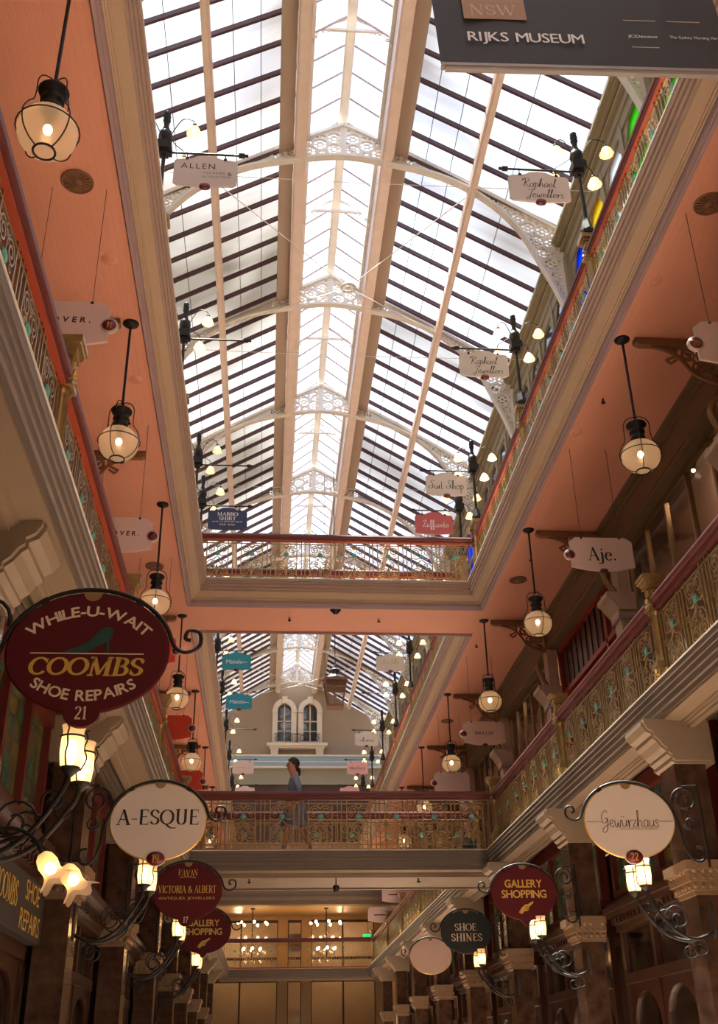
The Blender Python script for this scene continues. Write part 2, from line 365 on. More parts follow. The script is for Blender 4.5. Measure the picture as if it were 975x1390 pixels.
SER = {
 'C': (.72, [('c', arcp(.38, .5, .34, .46, 45, 318)), ('s', .66, .80, .03, .24)]),
 'O': (.82, [('c', arcp(.41, .5, .36, .46, 0, 360, 24))]),
 'Q': (.82, [('c', arcp(.41, .5, .36, .46, 0, 360, 24)), ('c', [(.36, .06), (.5, -.1), (.7, -.22), (.95, -.2)])]),
 'M': (.98, [('l', .16, 0, .16, 1, 0), ('l', .16, 1, .48, .05, 1), ('l', .48, .05, .80, 1, 0), ('l', .80, 0, .80, 1, 1), ('s', .14, 0, .22), ('s', .82, 0, .26), ('s', .12, 1, .2), ('s', .84, 1, .2)]),
 'B': (.68, [('l', .17, 0, .17, 1, 1), ('c', [(.17, .97)] + arcp(.34, .75, .2, .22, 80, -80) + [(.17, .52)]), ('c', [(.17, .52)] + arcp(.36, .26, .24, .25, 85, -85) + [(.17, .02)]), ('s', .13, 0, .2), ('s', .13, 1, .2)]),
 'S': (.58, [('c', [(.50, .78)] + arcp(.29, .75, .2, .21, 20, 200, 10) + [(.14, .6), (.29, .5), (.45, .4)] + arcp(.29, .26, .21, .23, 20, -160, 10)), ('s', .50, .80, .03, .2), ('s', .08, .2, .03, .22)]),
 'A': (.80, [('l', .10, 0, .40, 1, 0), ('l', .38, 1, .70, 0, 1), ('l', .2, .34, .58, .34, 0), ('s', .10, 0, .22), ('s', .70, 0, .26)]),
 'E': (.64, [('l', .17, 0, .17, 1, 1), ('l', .1, .975, .56, .975, 0), ('l', .1, .025, .58, .025, 0), ('l', .17, .52, .45, .52, 0), ('s', .56, .9, .03, .2), ('s', .58, .1, .03, .22), ('s', .45, .52, .03, .2)]),
 'U': (.80, [('c', [(.2, 1), (.2, .4)] + arcp(.42, .3, .22, .28, 180, 360, 10) + [(.64, 1)]), ('s', .2, 1, .26), ('s', .64, 1, .2)]),
 'V': (.80, [('l', .12, 1, .42, 0, 1), ('l', .42, 0, .68, 1, 0), ('s', .12, 1, .26), ('s', .68, 1, .22)]),
 'I': (.34, [('l', .17, 0, .17, 1, 1), ('s', .17, 0, .26), ('s', .17, 1, .26)]),
 'T': (.70, [('l', .35, 0, .35, 1, 1), ('l', .06, .975, .64, .975, 0), ('s', .35, 0, .26), ('s', .06, .9, .03, .2), ('s', .64, .9, .03, .2)]),
 'R': (.74, [('l', .17, 0, .17, 1, 1), ('c', [(.17, .97)] + arcp(.36, .74, .22, .23, 80, -80) + [(.17, .5)]), ('l', .38, .5, .66, .02, 1), ('s', .15, 0, .24), ('s', .13, 1, .2), ('s', .68, 0, .18)]),
 'L': (.60, [('l', .17, 0, .17, 1, 1), ('l', .1, .025, .54, .025, 0), ('s', .17, 1, .26), ('s', .54, .1, .03, .22)]),
 'H': (.84, [('l', .18, 0, .18, 1, 1), ('l', .66, 0, .66, 1, 1), ('l', .18, .52, .66, .52, 0), ('s', .18, 0, .26), ('s', .18, 1, .26), ('s', .66, 0, .26), ('s', .66, 1, .26)]),
 'N': (.86, [('l', .17, 0, .17, 1, 0), ('l', .17, 1, .68, 0, 1), ('l', .68, 0, .68, 1, 0), ('s', .17, 0, .22), ('s', .12, 1, .2), ('s', .68, 1, .22)]),
 'G': (.80, [('c', arcp(.40, .5, .34, .46, 48, 350)), ('l', .68, .02, .68, .42, 1), ('s', .66, .82, .03, .24), ('s', .66, .43, .26)]),
 'P': (.66, [('l', .17, 0, .17, 1, 1), ('c', [(.17, .97)] + arcp(.36, .73, .22, .24, 80, -80) + [(.17, .48)]), ('s', .17, 0, .28), ('s', .13, 1, .2)]),
 'Y': (.74, [('l', .12, 1, .38, .45, 1), ('l', .38, .45, .64, 1, 0), ('l', .38, 0, .38, .48, 1), ('s', .38, 0, .26), ('s', .12, 1, .24), ('s', .64, 1, .2)]),
 'J': (.40, [('c', [(.25, 1), (.25, .15), (.2, -.05), (.05, -.12)]), ('s', .25, 1, .26)]),
 'j': (.34, [('c', [(.2, .62), (.2, 0), (.16, -.2), (.02, -.28), (-.08, -.22)]), ('d', .2, .86), ('s', .14, .63, .12)]),
 'e': (.56, [('c', arcp(.28, .31, .21, .31, 8, 320)), ('l', .1, .36, .47, .36, 0)]),
 'a': (.54, [('c', [(.1, .52), (.22, .64), (.36, .6), (.4, .48), (.4, .08), (.5, .03)]), ('c', arcp(.24, .18, .17, .17, 40, 330))]),
 'i': (.30, [('l', .15, 0, .15, .62, 1), ('d', .15, .86), ('s', .15, 0, .22), ('s', .1, .62, .1)]),
 'o': (.60, [('c', arcp(.3, .31, .23, .30, 0, 360, 18))]),
 'l': (.30, [('l', .15, 0, .15, 1, 1), ('s', .15, 0, .22), ('s', .1, 1, .1)]),
 '.': (.26, [('d', .13, .07)]), '-': (.42, [('l', .05, .36, .37, .36, 0)]),
 '&': (.86, [('c', [(.76, .5), (.6, .2), (.4, .03), (.2, .06), (.1, .25), (.2, .45), (.42, .62), (.48, .8), (.36, .95), (.22, .86), (.24, .66), (.5, .3), (.8, .02)])]),
 ' ': (.35, []),
 '0': (.6, [('c', arcp(.3, .5, .22, .46, 0, 360, 20))]),
 'W': (1.06, [('l', .1, 1, .32, 0, 1), ('l', .32, 0, .52, .9, 0), ('l', .52, .9, .74, 0, 1), ('l', .74, 0, .96, 1, 0), ('s', .1, 1, .22), ('s', .52, 1, .2), ('s', .96, 1, .2)]),
 '1': (.36, [('l', .2, 0, .2, 1, 1), ('s', .2, 0, .26), ('l', .06, .82, .2, .98, 0)]),
 '2': (.56, [('c', arcp(.27, .74, .18, .22, 170, -20, 8) + [(.35, .45), (.08, .05)]), ('l', .06, .04, .5, .04, 1)]),
 '9': (.56, [('c', arcp(.27, .68, .19, .27, 0, 360, 16)), ('c', [(.46, .7), (.44, .35), (.3, .08), (.12, .02)])]),
 '7': (.54, [('l', .06, .95, .5, .95, 1), ('c', [(.5, .95), (.3, .5), (.22, 0)])]),
}
def sglyph(c, tk=TK, tn=TN):
    w, els = SER[c]; V = []; F = []
    def ad(vs, fs):
        o = len(V); V.extend(vs); F.extend([tuple(i + o for i in f) for f in fs])
    for e in els:
        if e[0] == 'l': ad(*_rib([(e[1], e[2]), (e[3], e[4])], lambda dx, dy: tk if e[5] else tn))
        elif e[0] == 'c':
            if len(e[1]) < 8:
                pp = catmull(e[1], 4)
            else: pp = e[1]
            ad(*_rib(pp, lambda dx, dy: tn + (tk - tn) * min(1, abs(dy) ** 1.5)))
        elif e[0] == 's':
            x, y, ww = e[1:4]; hh = e[4] if len(e) > 4 else tn
            ad([(x - ww / 2, y - hh / 2), (x + ww / 2, y - hh / 2), (x + ww / 2, y + hh / 2), (x - ww / 2, y + hh / 2)], [(0, 1, 2, 3)])
        elif e[0] == 'd':
            p = arcp(e[1], e[2], .075, .075, 0, 330, 11); ad(p, [tuple(range(len(p)))])
    return V, F, w, .02
def catmull(p, k=6):
    out = []; n = len(p)
    for i in range(n - 1):
        a = p[max(i - 1, 0)]; b = p[i]; c = p[i + 1]; d = p[min(i + 2, n - 1)]
        for t in range(k):
            t /= k
            out.append(tuple(.5 * (2 * b[j] + (c[j] - a[j]) * t + (2 * a[j] - 5 * b[j] + 4 * c[j] - d[j]) * t * t + (3 * b[j] - a[j] - 3 * c[j] + d[j]) * t ** 3) for j in range(len(b))))
    out.append(tuple(p[-1])); return out
# one-stroke handwriting, x-height .45
HW = {
 'a': (.42, [(.36, .38), (.22, .45), (.06, .3), (.08, .06), (.2, .02), (.34, .2), (.36, .42), (.34, .08), (.42, .04)]),
 'b': (.4, [(.0, .1), (.14, .6), (.16, .95), (.08, .8), (.08, .1), (.2, .02), (.34, .2), (.26, .42), (.12, .32)]),
 'c': (.36, [(.32, .38), (.2, .45), (.05, .25), (.12, .04), (.34, .08)]),
 'd': (.44, [(.34, .38), (.2, .45), (.06, .25), (.14, .03), (.32, .2), (.38, 1.), (.34, .1), (.44, .04)]),
 'e': (.38, [(.04, .18), (.28, .3), (.24, .45), (.08, .36), (.08, .1), (.2, .02), (.36, .12)]),
 'f': (.3, [(.02, .1), (.2, .6), (.22, .98), (.1, .9), (.1, -.3), (.2, -.3), (.2, .1), (.3, .2)]),
 'h': (.44, [(.0, .1), (.14, .6), (.16, 1.), (.08, .85), (.06, 0), (.12, .3), (.26, .44), (.34, .3), (.34, .05), (.44, .06)]),
 'i': (.22, [(.0, .1), (.1, .44), (.1, .06), (.22, .08)]),
 'l': (.26, [(.0, .1), (.16, .7), (.18, 1.), (.1, .9), (.1, .1), (.16, .02), (.26, .1)]),
 'n': (.44, [(.02, .4), (.08, .42), (.08, 0), (.14, .3), (.26, .44), (.34, .32), (.34, .05), (.44, .08)]),
 'o': (.4, [(.2, .45), (.05, .3), (.1, .04), (.28, .06), (.34, .3), (.2, .45), (.28, .36), (.4, .38)]),
 'p': (.42, [(.04, .4), (.1, .44), (.08, -.4), (.1, .25), (.24, .45), (.36, .28), (.26, .04), (.1, .1)]),
 'r': (.3, [(.02, .3), (.08, .44), (.08, 0), (.14, .3), (.3, .44)]),
 's': (.32, [(.28, .4), (.14, .45), (.08, .32), (.24, .18), (.2, .02), (.02, .06)]),
 't': (.3, [(.12, .8), (.1, .1), (.18, .02), (.3, .1)]),
 'u': (.42, [(.04, .44), (.06, .12), (.16, .02), (.32, .2), (.34, .44), (.34, .08), (.42, .06)]),
 'w': (.52, [(.04, .44), (.06, .1), (.16, .02), (.26, .3), (.28, .08), (.38, .02), (.46, .4), (.54, .4)]),
 'z': (.36, [(.04, .4), (.3, .42), (.06, .04), (.34, .04)]),
 'G': (.6, [(.55, .85), (.4, 1.), (.12, .7), (.14, .3), (.4, .3), (.5, .55), (.3, .5), (.52, .5), (.45, -.1), (.2, -.3), (.12, -.1), (.6, .2)]),
 'J': (.5, [(.1, .8), (.3, .95), (.5, .95), (.38, .5), (.3, -.15), (.1, -.2), (.08, 0), (.3, .1)]),
 'R': (.75, [(.28, 0), (.32, .9), (.02, .7), (.2, .95), (.6, .95), (.62, .65), (.36, .5), (.6, .1), (.85, -.05)]),
 'S': (.6, [(.55, .85), (.4, 1.), (.22, .8), (.42, .5), (.36, .12), (.1, .1), (-.05, .3), (.2, .35), (.5, .2)]),
 'Z': (.6, [(.08, .8), (.3, .95), (.55, .95), (.1, .05), (.3, .12), (.65, .02)]),
 'A': (.6, [(.02, 0), (.2, .5), (.36, 1.), (.44, 0), (.42, .4), (.12, .4), (.55, .42)]), 'P': (.5, [(.1, 0), (.16, .95), (.4, .95), (.42, .6), (.14, .5)]),
 'x': (.3, [(.04, .44), (.3, .0), (.16, .2), (.04, 0), (.3, .44)]), 'y': (.4, [(.04, .44), (.1, .1), (.3, .15), (.34, .44), (.3, -.3), (.1, -.3), (.4, .1)]),
 '.': (.2, [(.08, .02), (.1, .02)]), ' ': (.3, []),
}
def hglyph(c, w=.05):
    adv, pts = HW[c]
    if not pts: return [], [], adv, .02
    return _rib(catmull(pts, 4), lambda dx, dy: w * (.6 + .6 * abs(dy))) + (adv, .0)
def lettering(s, h, cx, cz, font='sans', y=-.0165, track=0., slant=0., arc=None, width=None):
    """s centred on (cx, cz) with cap height h. arc=(radius, up) bends the line."""
    cap = .73 if font == 'sans' else 1.
    k = h / cap; x = 0; items = []
    for c in s:
        vs, fs, w, b = bglyph(c) if font == 'sans' else (sglyph(c) if font == 'serif' else (sglyph(c, .10, .035) if font == 'thinserif' else hglyph(c, .055 if font == 'hand' else .035)))
        items.append((vs, fs, x, w)); x += w + b + track / k
    x -= track / k; kx = k
    if width: kx = width / x
    mb = MB(); tot = x * kx
    for vs, fs, x0, w in items:
        out = []
        for (a, b) in vs:
            px = (a + x0 + slant * b) * kx - tot / 2; pz = b * k - h / 2
            if arc:
                R, up = arc; th0 = ((x0 + w / 2) * kx - tot / 2) / R; lx = px - ((x0 + w / 2) * kx - tot / 2)
                if up: out.append((cx + (R + pz) * sin(th0) + lx * cos(th0), y, cz + (R + pz) * cos(th0) - lx * sin(th0) - R))
                else: out.append((cx + (R - pz) * sin(th0) + lx * cos(th0), y, cz - (R - pz) * cos(th0) + lx * sin(th0) + R))
            else: out.append((cx + px, y, cz + pz))
        mb.add(out, fs)
    return mb
def text(parent, s, h, cx, cz, m, name='lettering', **k):
    b = k.pop('bold', 0); mb = lettering(s, h, cx, cz, **k)
    if b:
        src = lettering(s, h, cx, cz, **k)
        for i, (dx, dz) in enumerate(((b, 0), (-b, 0), (0, b), (0, -b))): mb.merge(src, (dx, -.00008 * (i + 1), dz))
    return mb.build(name, m, parent, fix=False)
# ================================================================ the place: measures in metres
XL, XR, XC = -1.325, 3.92, 1.2975          # noses of the gallery edges, middle of the arcade
Z1, Z2 = 5.05, 10.30                        # gallery floors
YA0, YA1 = -2.0, 19.40                      # first well
YB0, YB1, YB1g = 21.55, 47.2, 44.0          # second well (upper / first gallery)
XWL, XWR = -3.30, 5.90                      # gallery shop walls
YEND = 52.4
for ch in 'WHILE-UATSOREP:N"AVYG.BCDJKMXZaeuxhdyrgnilotkc& 0123456789': bglyph(ch)
# ---- camera
R2 = Vector((0.99561, -0.0975, 0)); 
_p, _y, _r = rad(27.7028), rad(5.13236), rad(-1.12245)
_F = Vector((sin(_y) * cos(_p), cos(_y) * cos(_p), sin(_p))); _R = Vector((cos(_y), -sin(_y), 0)); _U = _R.cross(_F)
R2 = _R * cos(_r) + _U * sin(_r); U2 = _U * cos(_r) - _R * sin(_r)
cam = bpy.data.cameras.new('camera'); co = bpy.data.objects.new('camera', cam); COL.objects.link(co)
cam.sensor_fit = 'HORIZONTAL'; cam.sensor_width = 36; cam.lens = 1440.39 / 975 * 36; cam.clip_end = 300; cam.clip_start = .05
mw = Matrix.Identity(4)
for i in range(3): mw[i][0] = R2[i]; mw[i][1] = U2[i]; mw[i][2] = -_F[i]; mw[i][3] = (0, 0, 1.6)[i]
co.matrix_world = mw; SC.camera = co
# ---- gallery slabs, fasciae
def slab(z0, z1, setb, fm, cm, wl, wr, yb1, nm):
    a, b = XL - setb, XR + setb
    for (n, x0, x1, y0, y1) in (('l', wl, a, YA0, yb1 + 5.5), ('r', b, wr, YA0, yb1 + 5.5), ('b', a, b, YA1 + setb, YB0 - setb), ('e', a, b, yb1 + setb, yb1 + 5.5)):
        if nm == 1 and n == 'e': continue
        struct('ceiling', MB().box(x0, x1, y0, y1, z0, z0 + .05), cm, {'l': 'ceiling over the left gallery', 'r': 'ceiling over the right gallery', 'b': 'ceiling under the cross bridge', 'e': 'ceiling at the far end'}[n] + (' upper storey' if nm == 2 else ' ground storey'), 'ceiling')
        struct('floor', MB().box(x0, x1, y0, y1, z0 + .06, z1), 'boards', {'l': 'left gallery floor', 'r': 'right gallery floor', 'b': 'cross bridge floor', 'e': 'far gallery floor'}[n] + (' upper storey' if nm == 2 else ' first storey'), 'floor')
slab(9.86, Z2 - .01, .36, 'boards', 'salmon', XWL, 6.0, YB1, 2)
C2 = [(0, 10.28), (.0, 10.24), (.025, 10.235), (.03, 10.19), (.055, 10.185), (.06, 10.13), (.085, 10.12), (.09, 10.07), (.115, 10.06), (.36, 10.06), (.36, 10.27)]
T2 = [(.11, 10.055), (.12, 10.03), (.22, 9.965), (.24, 9.965), (.245, 9.945), (.265, 9.945), (.27, 9.925), (.29, 9.92), (.37, 9.92), (.37, 10.055)]
V2 = [(.285, 9.915), (.285, 9.86), (.30, 9.84), (.315, 9.835), (.325, 9.815), (.36, 9.805), (.375, 9.83), (.375, 9.915)]
L2_ = [(-.008, 10.30), (-.008, 10.283), (.34, 10.283), (.34, 10.30)]
C1 = [(0, 5.035), (0, 4.985), (.012, 4.98), (.016, 4.93), (.03, 4.925), (.034, 4.87), (.048, 4.86), (.052, 4.80), (.07, 4.79), (.075, 4.74), (.40, 4.74), (.40, 5.035)]
T1 = [(.09, 4.735), (.092, 4.715), (.27, 4.70), (.275, 4.68), (.30, 4.68), (.305, 4.66), (.33, 4.655), (.335, 4.63), (.40, 4.63), (.40, 4.735)]
L1_ = [(-.007, 5.053), (-.007, 5.040), (.34, 5.040), (.34, 5.053)]
n = 0
for (prof, m, lab) in ((C2, 'cornice', 'stepped cornice'), (T2, 'tan', 'tan cove'), (V2, 'mauve', 'mauve moulding'), (L2_, 'lip', 'pale edge')):
    for (y0, y1, w) in ((YA0, YA1, 'first'), (YB0, YB1, 'second')):
        n += 1; struct('trim_%d' % n, MB().sweep_rect(prof, XL, XR, y0, y1), m, lab + ' round the %s upper well' % w, 'trim')
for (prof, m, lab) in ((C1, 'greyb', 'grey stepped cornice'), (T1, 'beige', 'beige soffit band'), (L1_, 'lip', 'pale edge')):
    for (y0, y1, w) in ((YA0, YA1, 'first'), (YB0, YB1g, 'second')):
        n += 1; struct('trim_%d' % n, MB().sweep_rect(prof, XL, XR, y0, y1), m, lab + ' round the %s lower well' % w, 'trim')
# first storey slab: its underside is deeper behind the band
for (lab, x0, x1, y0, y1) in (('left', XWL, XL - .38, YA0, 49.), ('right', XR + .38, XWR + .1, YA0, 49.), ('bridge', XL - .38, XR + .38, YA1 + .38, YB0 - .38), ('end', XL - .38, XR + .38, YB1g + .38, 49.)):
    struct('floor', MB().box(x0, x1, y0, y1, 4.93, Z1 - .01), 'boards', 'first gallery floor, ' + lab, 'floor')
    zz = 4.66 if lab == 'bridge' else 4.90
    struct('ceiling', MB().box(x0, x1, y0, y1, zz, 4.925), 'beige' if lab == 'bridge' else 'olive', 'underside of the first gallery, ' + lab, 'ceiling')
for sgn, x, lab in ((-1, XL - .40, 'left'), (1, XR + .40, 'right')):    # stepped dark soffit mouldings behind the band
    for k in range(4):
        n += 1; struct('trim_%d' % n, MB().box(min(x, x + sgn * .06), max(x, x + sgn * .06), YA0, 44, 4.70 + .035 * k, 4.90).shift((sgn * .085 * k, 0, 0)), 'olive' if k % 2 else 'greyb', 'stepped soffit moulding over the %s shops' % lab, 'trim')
# ---- ground floor, walls
struct('floor', MB().box(-6, 9, -4, 60, -.12, 0), 'floor', 'tiled arcade floor', 'floor')
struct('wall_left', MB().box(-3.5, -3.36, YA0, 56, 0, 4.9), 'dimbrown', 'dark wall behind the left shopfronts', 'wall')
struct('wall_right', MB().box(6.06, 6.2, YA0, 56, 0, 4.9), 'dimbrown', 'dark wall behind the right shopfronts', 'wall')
struct('wall_left', MB().box(-3.44, -3.32, YA0, 52.3, Z1, 9.86), 'shopwall', 'left first gallery wall', 'wall')
struct('wall_right', MB().box(6.6, 6.72, YA0, 52.3, Z1, 9.85), 'shopwall', 'back wall of the right first gallery shops', 'wall')
struct('wall_left', MB().box(-3.44, -3.32, YA0, YEND, Z2, 13.2), 'farwall', 'left upper gallery wall below the windows', 'wall')
struct('wall_right', MB().box(5.86, 5.98, YA0, YEND, Z2, 13.2), 'farwall', 'right upper gallery wall below the windows', 'wall')
# entablature over the right first gallery shops
e = MB().box(5.70, 5.98, YA0, 49, 9.22, 9.86).box(5.66, 5.70, YA0, 49, 9.70, 9.80).box(5.68, 5.70, YA0, 49, 9.30, 9.36).box(5.60, 5.68, YA0, 49, 9.80, 9.86)
n += 1; struct('trim_%d' % n, e, mat('brown_entablature', (.19, .13, .075), .5, var=.1), 'brown entablature along the right first gallery', 'trim')
n += 1; struct('trim_%d' % n, MB().box(-3.32, -3.05, YA0, 49, 9.22, 9.86), 'consolewood', 'brown entablature along the left first gallery', 'trim')
# ---- upper right and left window walls
RIBS = [11.5 + 4.95 * k for k in range(0, 9)]
def roofz(off): return 19.72 - .60 * off
UNI = 0
def window_wall(side):
    global UNI, n
    x = 5.86 if side > 0 else -3.32; s = side
    sd = 'right' if s > 0 else 'left'
    def B(mb, a, b, y0, y1, z0, z1): xx = sorted((x + s * a, x + s * b)); return mb.box(xx[0], xx[1], y0, y1, z0, z1)
    n += 1
    mb = MB(); B(mb, -.06, .12, 0, YEND, 16.15, 16.75); B(mb, -.20, -.06, 0, YEND, 16.52, 16.62); B(mb, -.28, -.06, 0, YEND, 16.62, 16.70); B(mb, -.13, -.06, 0, YEND, 16.38, 16.46); B(mb, -.10, .1, 0, YEND, 13.15, 13.27)
    struct('trim_%d' % n, mb, 'olivewin', 'olive cornice above the %s upper windows' % sd, 'trim')
    cols = ['gclear', 'gyellow', 'gblue', 'ggreen', 'gpink', 'gblue', 'ggreen']
    bays = [1.6, 6.55] + RIBS
    for i, y in enumerate(bays):
        y1 = y + 4.95
        if y1 > YEND: break
        UNI += 1
        fr = MB()
        B(fr, -.10, .12, y - .20, y + .20, 13.2, 16.2)
        k4 = 4; w = (4.95 - .4) / k4
        fr2 = MB()
        for k in range(k4 + 1):
            yy = y + .2 + k * w; B(fr, -.04, .10, yy - .07, yy + .07, 13.2, 16.2)
        B(fr, -.03, .1, y + .2, y1 - .2, 13.2, 13.35); B(fr, -.03, .1, y + .2, y1 - .2, 15.9, 16.18); B(fr, -.02, .08, y + .2, y1 - .2, 14.86, 14.95)
        for k in range(k4):     # canted corners of each light
            a0 = y + .27 + k * w; a1 = a0 + w - .14
            for (p, q) in ((a0, 1), (a1, -1)):
                xx = sorted((x, x + s * .07)); fr.prism([(p, 15.9), (p + q * .3, 15.9), (p, 15.45)], xx[0], xx[1], 'yz')
        wnd = struct('window_%d' % (UNI + 10), fr, 'olivewin', 'olive framed window of four lights, %s upper wall, bay %s from the camera' % (sd, ['one', 'two', 'three', 'four', 'five', 'six', 'seven', 'eight', 'nine', 'ten', 'eleven'][i]), 'window')
        for k in range(k4):
            a0 = y + .27 + k * w; a1 = a0 + w - .14
            g = MB(); B(g, .03, .04, a0, a1, 13.35, 15.9)
            colr = cols[(k + i * 3) % 7] if (i in (1, 2, 5, 6)) else 'darkglass' if s > 0 else 'gclear'
            gg = g.build('glass_light', colr, wnd)
for s in (1, -1): window_wall(s)
# ---- roof: glazed slopes, beams, purlins, ridge lantern
YR0, YR1 = -2.0, YEND
def slope_pts(side, o0, o1, dz): return (XC + side * o0, roofz(o0) + dz), (XC + side * o1, roofz(o1) + dz)
for side, nm in ((-1, 'left'), (1, 'right')):
    (xa, za), (xb, zb) = slope_pts(side, .98, 4.75, .06)
    g = MB(); g.add([(xa, YR0, za), (xb, YR0, zb), (xb, YR1, zb), (xa, YR1, za), (xa, YR0, za + .01), (xb, YR0, zb + .01), (xb, YR1, zb + .01), (xa, YR1, za + .01)], [(0, 1, 2, 3), (7, 6, 5, 4), (0, 4, 5, 1), (1, 5, 6, 2), (2, 6, 7, 3), (3, 7, 4, 0)])
    w = struct('window_%d' % (1 if side < 0 else 2), g, 'roofL' if side < 0 else 'roofR', 'glazed %s roof slope' % nm, 'window')
    b = MB(); k = 0
    while 1:
        y = 1.65 - .672 * 5 + .672 * k; k += 1
        if y > YR1 - .1: break
        (p0, q0), (p1, q1) = slope_pts(side, 1.0, 4.72, -.005)
        b.bar((p0, y, q0), (p1, y, q1), .055, .10)
    b.build('glazing_bar_grid', 'bar', w)
    # one thin cable-like lap line across the panes
    for o in (1.75, 2.25, 3.4):
        c = MB(); c.bar((XC + side * o, YR0, roofz(o) + .085), (XC + side * o, YR1, roofz(o) + .085), .012, .012); c.build('pane_lap_line', 'irongrey', w)
    n += 1; mb = MB()      # principal longitudinal beam, stepped
    x0, x1 = sorted((XC + side * .80, XC + side * 1.06)); mb.box(x0, x1, YR0, YR1, 18.72, 19.28); x0, x1 = sorted((XC + side * .84, XC + side * 1.02)); mb.box(x0, x1, YR0, YR1, 18.66, 18.72)
    struct('trim_%d' % n, mb, 'roofbeam', 'long roof beam %s of the ridge lantern' % nm, 'trim')
    n += 1; (p0, q0), (p1, q1) = slope_pts(side, 1.10, 1.42, .12)
    struct('trim_%d' % n, MB().bar((XC + side * 1.22, YR0, roofz(1.22) - .085), (XC + side * 1.22, YR1, roofz(1.22) - .085), .34, .03, up=(side * .6, 0, 1)), 'clerestory', 'gutter board standing in for the lantern side by the %s roof beam' % nm, 'trim')  # board stands in for the lantern's outer side seen through the glass
    n += 1; mb = MB(); x0, x1 = sorted((XC + side * 2.62, XC + side * 2.78)); mb.box(x0, x1, YR0, YR1, roofz(2.7) - .22, roofz(2.7) - .04); x0, x1 = sorted((XC + side * 2.66, XC + side * 2.74)); mb.box(x0, x1, YR0, YR1, roofz(2.7) - .28, roofz(2.7) - .22)
    struct('trim_%d' % n, mb, 'roofbeam', 'purlin along the %s roof slope' % nm, 'trim')
    # lantern slope
    g = MB(); xa, xb = XC + side * .80, XC
    g.add([(xa, YR0, 19.34), (xb, YR0, 20.0), (xb, YR1, 20.0), (xa, YR1, 19.34), (xa, YR0, 19.35), (xb, YR0, 20.01), (xb, YR1, 20.01), (xa, YR1, 19.35)], [(0, 1, 2, 3), (7, 6, 5, 4), (0, 4, 5, 1), (1, 5, 6, 2), (2, 6, 7, 3), (3, 7, 4, 0)])
    w = struct('window_%d' % (3 if side < 0 else 4), g, 'roofC', 'glazed %s side of the ridge lantern' % nm, 'window')
    b = MB(); k = 0
    while 1:
        y = 1.32 - .66 * 5 + .66 * k; k += 1
        if y > YR1 - .1: break
        b.bar((XC + side * .8, y, 19.31), (XC, y, 19.97), .022, .035)
    b.build('glazing_bar_grid', 'mauve', w)
n += 1; struct('trim_%d' % n, MB().box(XC - .10, XC + .10, YR0, YR1, 19.86, 20.04).box(XC - .06, XC + .06, YR0, YR1, 19.82, 19.86), 'white', 'ridge beam of the lantern', 'trim')
for side in (-1, 1):
    n += 1; x0, x1 = sorted((XC + side * .72, XC + side * .86)); struct('trim_%d' % n, MB().box(x0, x1, YR0, YR1, 19.28, 19.40), 'white', 'white kerb of the ridge lantern', 'trim')
# ---- far end wall with blue band and twin arched windows
def arch(cx, z0, zs, r, k=14): return [(cx - r, z0), (cx + r, z0)] + [(cx + r * cos(pi * i / k), zs + r * sin(pi * i / k)) for i in range(k + 1)]
gable = [(XWL, 10.2), (XWR, 10.2), (XWR, roofz(4.6)), (XC + 1.0, roofz(1.0)), (XC + .8, 19.34), (XC, 20.0), (XC - .8, 19.34), (XC - 1.0, roofz(1.0)), (XWL, roofz(4.6))]
FW = [(.72, .34), (2.02, .34)]
struct('wall_far', MB().prism(gable, YEND, YEND + .3, 'xz', holes=[arch(cx, 16.15, 17.75, r) for cx, r in FW]), 'farwall', 'taupe gable end wall', 'wall')
n += 1; struct('trim_%d' % n, MB().box(XWL, XWR, YEND - .5, YEND, 14.75, 15.28), 'bluetrim', 'powder blue band across the end wall', 'trim')
for (z0, z1, d) in ((15.28, 15.36, .58), (14.99, 15.04, .55), (14.72, 14.79, .56)):
    n += 1; struct('trim_%d' % n, MB().box(XWL, XWR, YEND - d, YEND, z0, z1), 'cream', 'cream fillet on the blue band', 'trim')
struct('wall_far', MB().box(XWL, XWR, YEND - .35, YEND, 13.95, 14.72), 'greyolive', 'grey olive frieze under the blue band', 'wall')
struct('wall_far', MB().box(XWL, XWR, YEND - .2, YEND, 10.2, 13.95), 'wood', 'dark shopfront timber at the far end', 'wall')
for i, (cx, r) in enumerate(FW):
    g = MB().prism(arch(cx, 16.1, 17.75, r + .02), YEND + .16, YEND + .18, 'xz')
    f = MB().prism(arch(cx, 16.0, 17.75, r + .26), YEND - .14, YEND + .02, 'xz', holes=[arch(cx, 16.15, 17.75, r)])
    f.prism([(cx - .1, 17.75 + r), (cx + .1, 17.75 + r), (cx + .14, 17.75 + r + .34), (cx - .14, 17.75 + r + .34)], YEND - .22, YEND, 'xz')
    f.box(cx - r - .28, cx - r, YEND - .2, YEND, 17.62, 17.78).box(cx + r, cx + r + .28, YEND - .2, YEND, 17.62, 17.78)
    w = struct('window_%d' % (5 + i), f, 'cream', ('left' if i == 0 else 'right') + ' arched cream window in the end gable', 'window')
    g.build('dark_glass', 'darkglass', w)
    MB().box(cx - .03, cx + .03, YEND + .1, YEND + .16, 16.15, 18.05).box(cx - r, cx + r, YEND + .1, YEND + .15, 17.2, 17.26).box(cx - r, cx + r, YEND + .1, YEND + .15, 16.7, 16.75).build('sash_bar', 'cream', w)
bw = thing('window_balcony', 'cream sill with small black iron guard under the arched gable windows', 'balcony', (1.37, YEND - .2, 15.75))
MB().box(-1.5, 1.5, -.25, .2, .1, .25).box(-1.38, 1.38, -.15, .2, 0, .1).build('sill', 'cream', bw)
for s in (-1, 1): MB().prism([(-.2, 0), (.2, 0), (.16, -.45), (-.16, -.45)], -.12, .2, 'xz').shift((s * 1.12, 0, 0)).build('corbel', 'cream', bw)
g = MB()
